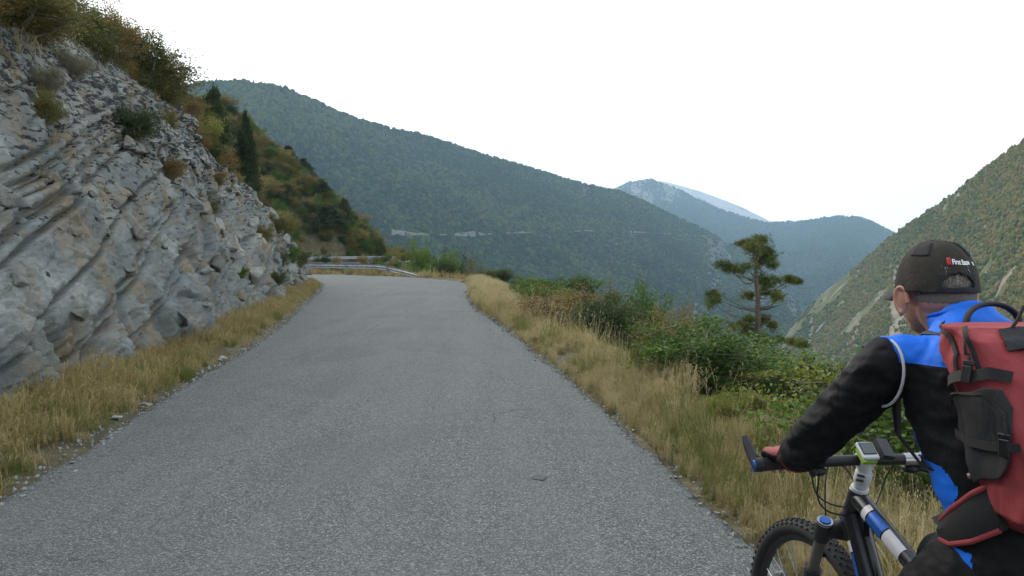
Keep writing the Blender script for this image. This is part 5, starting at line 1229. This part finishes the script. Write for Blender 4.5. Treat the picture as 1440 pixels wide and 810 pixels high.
cap_region('cap_strap', m_capb, lambda a, e: (abs(a) < .55 and e < .085) or (.42 <= abs(a) < .53 and e < .22) or (abs(a) < .53 and not hole(a, e) and .14 < e < .27-.10*a*a), .002, cap)
for s in (-1, 1): cap_region('mesh_panel', m_capb, lambda a, e: .75 < s*a < 1.35 and .50 < e < .80-.25*(s*a-.75), .002, cap)
mb = MB()
vs = []; n = 16
for i in range(n+1):
    u = -1+2*i/n; x = .086*u
    for j in range(7):
        t = j/6; y = .098*math.sqrt(max(.0, 1-(x/.092)**2))*1.05+(.075*(1-u**4)**.6)*t; z = .004-.010*(u*u)-.012*t-.022*u*u*(1-.2*t)
        vs.append(H(x*(1+.02*t), y, z))
mb.add(vs, [(i*7+j, i*7+j+1, (i+1)*7+j+1, (i+1)*7+j) for i in range(n) for j in range(6)]); o = mb.build('visor', m_capb, cap, sharp=None); sm = o.modifiers.new('t', 'SOLIDIFY'); sm.thickness = .003
# printed words, bent round the cap
def capword(txt, az0, e0, size, mat, name, wk=1.0):
    cu = bpy.data.curves.new('t', 'FONT'); cu.body = txt; cu.size = size; cu.extrude = .0; cu.offset = size*.03; cu.resolution_u = 3
    o = bpy.data.objects.new('t', cu); COL.objects.link(o); dg = bpy.context.evaluated_depsgraph_get(); dg.update(); me = bpy.data.meshes.new_from_object(o.evaluated_get(dg)); bpy.data.objects.remove(o)
    for v in me.vertices:
        a = az0+v.co.x*wk/.108; e = e0+v.co.y/.15+.0*a; v.co = capsurf(a, e, .0042)
    o = link(name, me, mat, cap); return o
whitet = plain('white_print', (.75,.75,.75), .7, var=.02); redt = plain('red_print', (.42,.02,.03), .7)
capword('First Base', -.13, .355, .0150, whitet, 'lettering')
cap_region('red_mark', redt, lambda a, e: -.28 < a < -.16 and .34 < e < .44, .004, cap, .0005)
cap_region('white_mark', whitet, lambda a, e: .60 < a < .66 and .34 < e < .40, .004, cap, .0005)

# jersey
def cloth(name, col, rough=.75, sheen=.2, bs=9, bstr=.8, bd=.02, streak=(1, 1, .6)):
    m, nt, b = M(name, rough); b.inputs['Specular IOR Level'].default_value = .22; gp = objco(nt); pm = N(nt, 'ShaderNodeMapping'); pm.inputs['Scale'].default_value = streak; pm.inputs['Rotation'].default_value = (.4, .5, .3); nt.links.new(gp, pm.inputs['Vector'])
    f = noise(nt, pm.outputs[0], bs, 4, .5, .8); setc(nt, b, mix(nt, noise(nt, gp, 300, 2), tuple(x*.85 for x in col), tuple(min(1, x*1.12) for x in col))); bump(nt, b, f, bstr, bd); return m
c_black = cloth('black_jersey_cloth', (.0045,.0048,.006)); c_blue = cloth('blue_jersey_cloth', (.010,.15,.72), .6, bs=7, bstr=.6); c_tight = cloth('black_tights_cloth', (.004,.004,.005))
mb = MB(); torso(mb, .012, 8, 0)
for s in (-1, 1):
    E_, Wr = ELB[s], WRI[s]; S_ = V_((s*.185,-.01,1.335)); D1 = (E_-S_); D2 = (Wr-E_)
    P = [V_((s*.10,-.035,1.345)), V_((s*.15,-.02,1.345)), S_, S_+D1*.35, S_+D1*.7, E_, E_+D2*.25, E_+D2*.5, E_+D2*.75, E_+D2*.97]; Rr = [.060,.064,.066,.059,.053,.049,.048,.043,.037,.032]
    chain(mb, P, Rr, 20)
mb.tube([V_((0,-.04,1.36)), V_((0,-.005,1.425)), V_((0,.012,1.452))], [.080,.068,.0665], 24)
def wr(me):
    a = getco(me).astype(float); me.update(); nn = np.empty(len(me.vertices)*3, np.float32); me.vertices.foreach_get('normal', nn); nn = nn.reshape(-1, 3)
    x, y, z = a.T
    w1 = 1-np.abs(fbm(x*9+z*5, y*7, z*14-x*6, seed=201, o=3))*2.4; w2 = 1-np.abs(fbm(x*20+z*16, y*16, z*26, seed=205, o=2))*2.2
    arm = np.clip((np.abs(x)-.17)/.05, 0, 1)
    d = (w1-.3)*(.0055+.0035*arm)+(w2-.3)*.0022*(1+arm); a = a+nn*d[:, None]; a[:, 2] -= 0
    setco(me, a)
def paint_jersey(me):
    wr(me); a = getco(me).astype(float); ax = np.abs(a[:, 0]); B = a[:, 2]-(1.352+.03*(ax-.1)); k = (np.abs(B) < .0034) & (ax < .2); a[k, 2] -= B[k]
    yc = np.interp(a[:, 2], [.90, .98, 1.07, 1.17, 1.26, 1.34, 1.42], [-.225, -.225, -.195, -.15, -.10, -.055, .005]); Bf = a[:, 1]-yc-(-.005+.03*np.sin(a[:, 2]*38)); k = (np.abs(Bf) < .0034) & (a[:, 2] < 1.2) & (a[:, 2] > .95) & (ax < .19); a[k, 1] -= Bf[k]; setco(me, a)
    n = len(me.polygons); c = np.empty(n*3, np.float32); me.polygons.foreach_get('center', c); x, y, z = c.reshape(-1, 3).T
    yc = np.interp(z, [.90, .98, 1.07, 1.17, 1.26, 1.34, 1.42], [-.225, -.225, -.195, -.15, -.10, -.055, .005]); ax = np.abs(x)
    blue = (z > 1.352+.02*np.cos(x*9)*0+.03*(ax-.1)) & (ax < .196-.10*np.clip(1.36-z, 0, 1)) 
    blue |= (z > 1.405)
    fr_ = y-yc; blue |= (z < 1.205) & (z > .955) & (fr_ > -.005+.03*np.sin(z*38)) & (ax < .19) & ((z < 1.15) | (fr_ > .05))
    blue |= (z < 1.0) & (np.abs(fr_+.01) < .032) & (ax > .1)
    me.polygons.foreach_set('material_index', blue.astype(np.int32))
remesh(mb, 'jersey', .0052, [c_black, c_blue], person, 5, paint_jersey)
# trim lines
refl = plain('silver_piping', (.42,.43,.44), .4); redc = plain('red_trim', (.33,.02,.02), .7)
def on(path, rad, name, mat, par=person, n=6): mb = MB(); mb.tube(path, rad, n); return mb.build(name, mat, par)
def ringpts(c, d, r0, a0, a1, n=24, tilt=None):
    d = d.normalized(); u = V_((0,0,1)); u = (u-d*u.dot(d)).normalized(); v = d.cross(u); return [c+(u*math.cos(a)+v*math.sin(a))*r0 for a in np.linspace(a0, a1, n)]
for s in (-1, 1):
    D2 = WRI[s]-ELB[s]; on(ringpts(ELB[s]+D2*.56, D2+V_((0,0,.05)), .0485, 0, 2*math.pi), .0016, 'sleeve_seam', redc)
    on(ringpts(V_((s*.198,-.018,1.325)), V_((s*1,-.0,.10)), .0755, 0, 2*math.pi, 30), .0032, 'shoulder_piping', refl)
on(ringpts(V_((0,.012,1.452)), V_((0,.25,1)), .0675, 0, 2*math.pi, 36), .0035, 'collar_edge', c_blue)
# tights
mb = MB(); torso(mb, .006, 2, 0)
for s in (-1, 1):
    chain(mb, [HIP[s]+V_((0,0,-.005)), HIP[s]*.72+KN[s]*.28+V_((s*.006,0,-.005)), HIP[s]*.4+KN[s]*.6, KN[s], KN[s]*.75+AN[s]*.25+V_((0,-.012,0)), KN[s]*.4+AN[s]*.6, AN[s]+V_((0,0,.03))], [.108,.102,.082,.061,.062,.050,.039], 20)
mb.ell((0,-.24,.925), (.165,.13,.105), 24, 16)
remesh(mb, 'tights', .0055, c_tight, person, 5, wr)
wv_ = [HIP[-1]*.55+KN[-1]*.45+V_((-.0,.0,0))+V_((-.075*math.cos(t)+.004*math.sin(t*26), .012*math.sin(t*26), .082*math.sin(t))) for t in np.linspace(0, 1.5, 40)]
on(wv_, .0022, 'knee_piping', refl)
# gloves and shoes
c_glove = cloth('black_glove', (.013,.013,.015)); c_salm = cloth('salmon_glove_panel', (.30,.085,.075), .7)
for s in (-1, 1):
    G = GL if s < 0 else GR; W_h = WRI[s]; mb = MB()
    chain(mb, [W_h+V_((0,-.02,.0)), W_h, W_h+V_((-s*.004,.035,.006)), G+V_((s*.012,-.020,.030))], [.029,.0275,.0275,.0245])
    for k in range(4): chain(mb, [W_h+V_((s*(.012-.008*k),.03,.004)), G+V_((s*(.036-.021*k),.004,.032))], [.0205,.0152], 10)
    for k, l in enumerate((.86, 1.0, 1.04, .95)): x = s*(.038-.0225*k); chain(mb, [G+V_((x,.004,.031)), G+V_((x*1.02,.024*l,.024))], [.0138,.0118], 10)
    chain(mb, [W_h+V_((-s*.020,.030,-.002)), G+V_((-s*.050,-.026,.014))], [.0165,.0150], 10)
    def pg(me, G=G, W_h=W_h, s=s):
        n = len(me.polygons); c = np.empty(n*3, np.float32); me.polygons.foreach_get('center', c); x, y, z = c.reshape(-1, 3).T
        base = W_h.z+(G.z+.031-W_h.z)*np.clip((y-W_h.y)/(G.y-W_h.y), 0, 1); m = (z > base+.004) & (y > W_h.y+.022); me.polygons.foreach_set('material_index', m.astype(np.int32))
    remesh(mb, 'glove', .0028, [c_glove, c_salm], person, 3, pg)
    mb = MB(); a = AN[s]; f = a+V_((s*.006,.10,-.072)); chain(mb, [a+V_((0,-.03,-.045)), a+V_((0,.03,-.055)), f], [.038,.042,.037]); chain(mb, [a, a+V_((0,-.01,-.04))], [.045,.042]); remesh(mb, 'shoe', .006, c_black, person, 4)

# ============================================================ BACKPACK
bp = empty('backpack', ROOT, RZ); tag(bp, 'red backpack with dark grey side pocket and black buckled straps on the rider\'s back', 'backpack')
def cloth2(n, col): return cloth(n, col, .72, .25, 12, .9, .012, (1, 1, .35))
c_red = cloth2('red_pack_cloth', (.29,.05,.055)); c_grey = cloth2('dark_grey_pack_cloth', (.026,.026,.028)); c_strap = plain('black_webbing', (.010,.010,.011), .7, bmp=.5, sc=160); c_buckle = plain('black_plastic', (.012,.012,.013), .3)
PKC = [(-.315, 1.065, .100, .060), (-.335, 1.10, .142, .098), (-.325, 1.18, .155, .112), (-.295, 1.27, .164, .112), (-.262, 1.36, .178, .105), (-.225, 1.425, .180, .088), (-.200, 1.448, .170, .066)]
def psurf(th, v, off=0.0):
    """th 0 = straight back, + towards the left side; v 0 bottom, 1 top"""
    k = v*(len(PKC)-1); a = np.array([np.interp(k, range(len(PKC)), [p[i] for p in PKC]) for i in range(4)])
    e = .62; cx = -math.copysign(abs(math.sin(th))**e, math.sin(th)); cy = -math.copysign(abs(math.cos(th))**e, math.cos(th))
    wrk = .0035*math.sin(th*9+v*7)*math.sin(v*21+th*4)+.003*math.sin(th*4-v*17)+.004*float(fbm(np.array([th*3.]), np.array([v*9.]), seed=301, o=3)[0])
    return V_((cx*(a[2]+off+wrk), a[0]+cy*(a[3]+off+wrk), a[1]+off*(v*2-1)*.6))
NT, NVv = 160, 90
PG = [[psurf(-math.pi+2*math.pi*i/NT, j/NVv) for j in range(NVv+1)] for i in range(NT)]
mb = MB(); vs = [p for row in PG for p in row]; fs = [(i*(NVv+1)+j, ((i+1) % NT)*(NVv+1)+j, ((i+1) % NT)*(NVv+1)+j+1, i*(NVv+1)+j+1) for i in range(NT) for j in range(NVv)]
fs.append(tuple(i*(NVv+1) for i in range(NT))); fs.append(tuple(i*(NVv+1)+NVv for i in reversed(range(NT)))); mb.add(vs, fs); packb = mb.build('pack_body', c_red, bp, sharp=60)
c_, s__ = math.cos(RZ), math.sin(RZ)
def proj(p):
    X = ROOT.x+p[0]*c_-p[1]*s__; Y = ROOT.y+p[0]*s__+p[1]*c_; Z = ROOT.z+p[2]-CAMZ
    cp, sp_ = math.cos(PITCH), math.sin(PITCH); d = Y*cp-Z*sp_; u = Y*sp_+Z*cp; return 720+1120*X/d, 405-1120*u/d
TV = []
for i in range(NT):
    th = -math.pi+2*math.pi*i/NT
    if -1.2 < th < 2.3:
        for j in range(0, NVv+1): TV.append((*proj(PG[i][j]), th, j/NVv))
TV = np.array(TV)
def tv(px, py):
    k = np.argsort((TV[:, 0]-px)**2+(TV[:, 1]-py)**2)[:1]; return TV[k[0], 2], TV[k[0], 3]
def patch(poly, off, name, mat, par, thick=.003):
    NT, NVv = 420, 240; ii, jj = np.meshgrid(np.arange(NT), np.arange(NVv), indexing='ij'); th = -math.pi+2*math.pi*(ii+.5)/NT; v = (jj+.5)/NVv
    m = inside(th, v, poly); idx = {}; vs = []; fs = []
    for i, j in zip(*np.nonzero(m)):
        q = []
        for k in ((i, j), (i+1, j), (i+1, j+1), (i, j+1)):
            if k not in idx: idx[k] = len(vs); vs.append(psurf(-math.pi+2*math.pi*k[0]/NT, k[1]/NVv, off))
            q.append(idx[k])
        fs.append(tuple(q))
    mb = MB(); mb.add(vs, fs); o = mb.build(name, mat, par, sharp=60); sm = o.modifiers.new('t', 'SOLIDIFY'); sm.thickness = thick; sm.offset = -1; 
    s2 = o.modifiers.new('s', 'SMOOTH'); s2.iterations = 6; return o
def band(pts, w_, off, name, mat, par, th_=.0025):
    q = [tv(*p) for p in pts]; P = []
    for a, b2 in zip(q[:-1], q[1:]): P += [(a[0]+(b2[0]-a[0])*t, a[1]+(b2[1]-a[1])*t) for t in np.linspace(0, 1, 9)[:-1]]
    P.append(q[-1]); S0 = [psurf(a, b2, off) for a, b2 in P]; vs = []
    for i, p in enumerate(S0):
        t = (S0[min(i+1, len(S0)-1)]-S0[max(0, i-1)]).normalized(); nrm = (psurf(*P[i], off+.02)-p).normalized(); sd_ = t.cross(nrm).normalized()
        for a, b2 in ((-1, 0), (1, 0), (1, 1), (-1, 1)): vs.append(p+sd_*a*w_*.5+nrm*b2*th_)
    mb = MB(); mb.add(vs, [(i*4+k, i*4+(k+1) % 4, (i+1)*4+(k+1) % 4, (i+1)*4+k) for i in range(len(S0)-1) for k in range(4)]+[(3,2,1,0)]); return mb.build(name, mat, par)
print('PACK px range', TV[:, 0].min(), TV[:, 0].max(), TV[:, 1].min(), TV[:, 1].max())
P_ = lambda *a: [tv(*p) for p in a]
patch(P_((1347,560), (1385,545), (1412,550), (1425,575), (1425,645), (1404,672), (1374,684), (1352,650), (1342,600)), .007, 'side_pocket', c_grey, bp)
patch(P_((1404,465), (1422,454), (1462,456), (1462,488), (1418,494)), .004, 'top_pocket', c_grey, bp)
patch([(-.95,.10), (.30,.12), (.42,.45), (.36,.70), (-.95,.70)], .016, 'front_pocket', c_red, bp)
patch([(-.55,.16), (-.12,.14), (.12,.20), (.12,.44), (-.10,.58), (-.55,.60)], .020, 'lower_panel', c_grey, bp)
patch([(-.9,.63), (.34,.63), (.34,.655), (-.9,.655)], .021, 'zip', c_strap, bp)
for v0 in (.30, .78): patch([(-1.0,v0), (.40,v0), (.40,v0+.035), (-1.0,v0+.035)], .023, 'front_strap', c_strap, bp)
band([(1331,448), (1336,470), (1345,500), (1350,528)], .009, .003, 'zip', c_grey, bp); band([(1358,452), (1362,476), (1374,505), (1382,535)], .009, .003, 'zip', c_grey, bp); band([(1352,560), (1386,552), (1416,580), (1418,640)], .004, .010, 'zip', c_strap, bp)
band([(1340,545), (1360,530), (1395,524), (1425,530)], .022, .009, 'compression_strap', c_strap, bp); band([(1345,612), (1375,622), (1415,628), (1440,626)], .016, .013, 'compression_strap', c_strap, bp)
for px_, py_ in ((1366,529), (1420,627)):
    a, b2 = tv(px_, py_); p = psurf(a, b2, .014); nn = (psurf(a, b2, .03)-p).normalized(); rt = nn.to_track_quat('Z', 'Y').to_matrix(); mb = MB(); mb.box(p, (.020,.034,.008), rt); mb.box(p+rt @ V_((0,.022,0)), (.024,.010,.006), rt); o = mb.build('buckle', c_buckle, bp, smooth=False); bv = o.modifiers.new('b', 'BEVEL'); bv.width = .002
a, b2 = tv(1371,668); p = psurf(a, b2, .012); nn = (psurf(a, b2, .03)-p).normalized(); mb = MB(); mb.tube([p-nn*.003, p+nn*.002], [.006,.005], 14); mb.build('eyelet', plain('pink_grey_metal', (.3,.22,.22), .4, .5), bp)
for (px_, py_) in ((1362,482), (1368,500), (1418,592)):
    a, b2 = tv(px_, py_); p = psurf(a, b2, .010); mb = MB(); mb.tube([p, p+V_((-.002,-.004,-.010)), p+V_((.001,-.003,-.026))], [.0022,.0028,.0036], 7); mb.build('zip_pull', c_strap, bp)
# carrying loop, shoulder straps, hip belt
mb = MB(); mb.tube(bez(V_((-.060,-.10,1.435)), V_((-.070,-.09,1.50)), V_((.070,-.085,1.50)), V_((.062,-.10,1.435)), 20), .0095, 10, flat=.6); mb.build('haul_loop', c_strap, bp)
for s in (-1, 1):
    mb = MB(); mb.tube([V_((s*.075,-.19,1.425)), V_((s*.082,-.10,1.418)), V_((s*.090,-.02,1.412)), V_((s*.105,.050,1.36)), V_((s*.125,.055,1.27)), V_((s*.150,.00,1.18)), V_((s*.160,-.10,1.14)), V_((s*.13,-.235,1.115))], [.010,.020,.024,.024,.022,.014,.009,.009], 12, flat=.35); mb.build('shoulder_strap', c_strap, bp)
    # hip fin
    fin = [(V_((s*.12,-.31,1.115)), .050), (V_((s*.148,-.265,1.075)), .048), (V_((s*.156,-.215,1.040)), .036), (V_((s*.150,-.175,1.020)), .020)]
    mb = MB(); mb.tube([f[0] for f in fin], [f[1] for f in fin], 14, flat=None); 
    vs = []; 
    for c0, h_ in fin: vs += [c0+V_((s*.010,0,h_)), c0+V_((s*.020,0,0)), c0+V_((s*.010,0,-h_)), c0+V_((-s*.006,0,-h_)), c0+V_((-s*.006,0,h_))]
    mb = MB(); mb.add(vs, [(i*5+k, i*5+(k+1) % 5, (i+1)*5+(k+1) % 5, (i+1)*5+k) for i in range(3) for k in range(5)]+[(0,1,2,3,4), (19,18,17,16,15)]); fn = mb.build('hip_belt', c_strap, bp)
    for sg in (1, -1): mb = MB(); mb.tube([c0+V_((s*.010,0,sg*h_)) for c0, h_ in fin], .0055, 8); mb.build('belt_piping', c_red, fn)
    mb = MB(); mb.tube([fin[-1][0], V_((s*.135,-.125,1.025)), V_((s*.08,-.098,1.03)), V_((0,-.09,1.03))], .010, 8, flat=.25); mb.build('belt_webbing', c_strap, bp)
mb = MB(); p = psurf(.35, .98, .004); mb.tube([p, p+V_((.01,-.005,.02)), p+V_((.022,-.004,.045))], .0035, 8); mb.build('cord_pull', c_strap, bp)
for nm, q in (('head', HC), ('shl', SHL), ('grip', GL), ('bar', BC), ('axle', FA), ('tyretop', FA+V_((0,0,WR))), ('hip', HIP[-1]), ('knee', KN[-1]), ('elbow', ELB[-1]), ('HT', HT), ('ear', H(-.083,0,-.036)), ('captop', H(0,0,.104))): print('PX', nm, [round(v) for v in proj(q)])
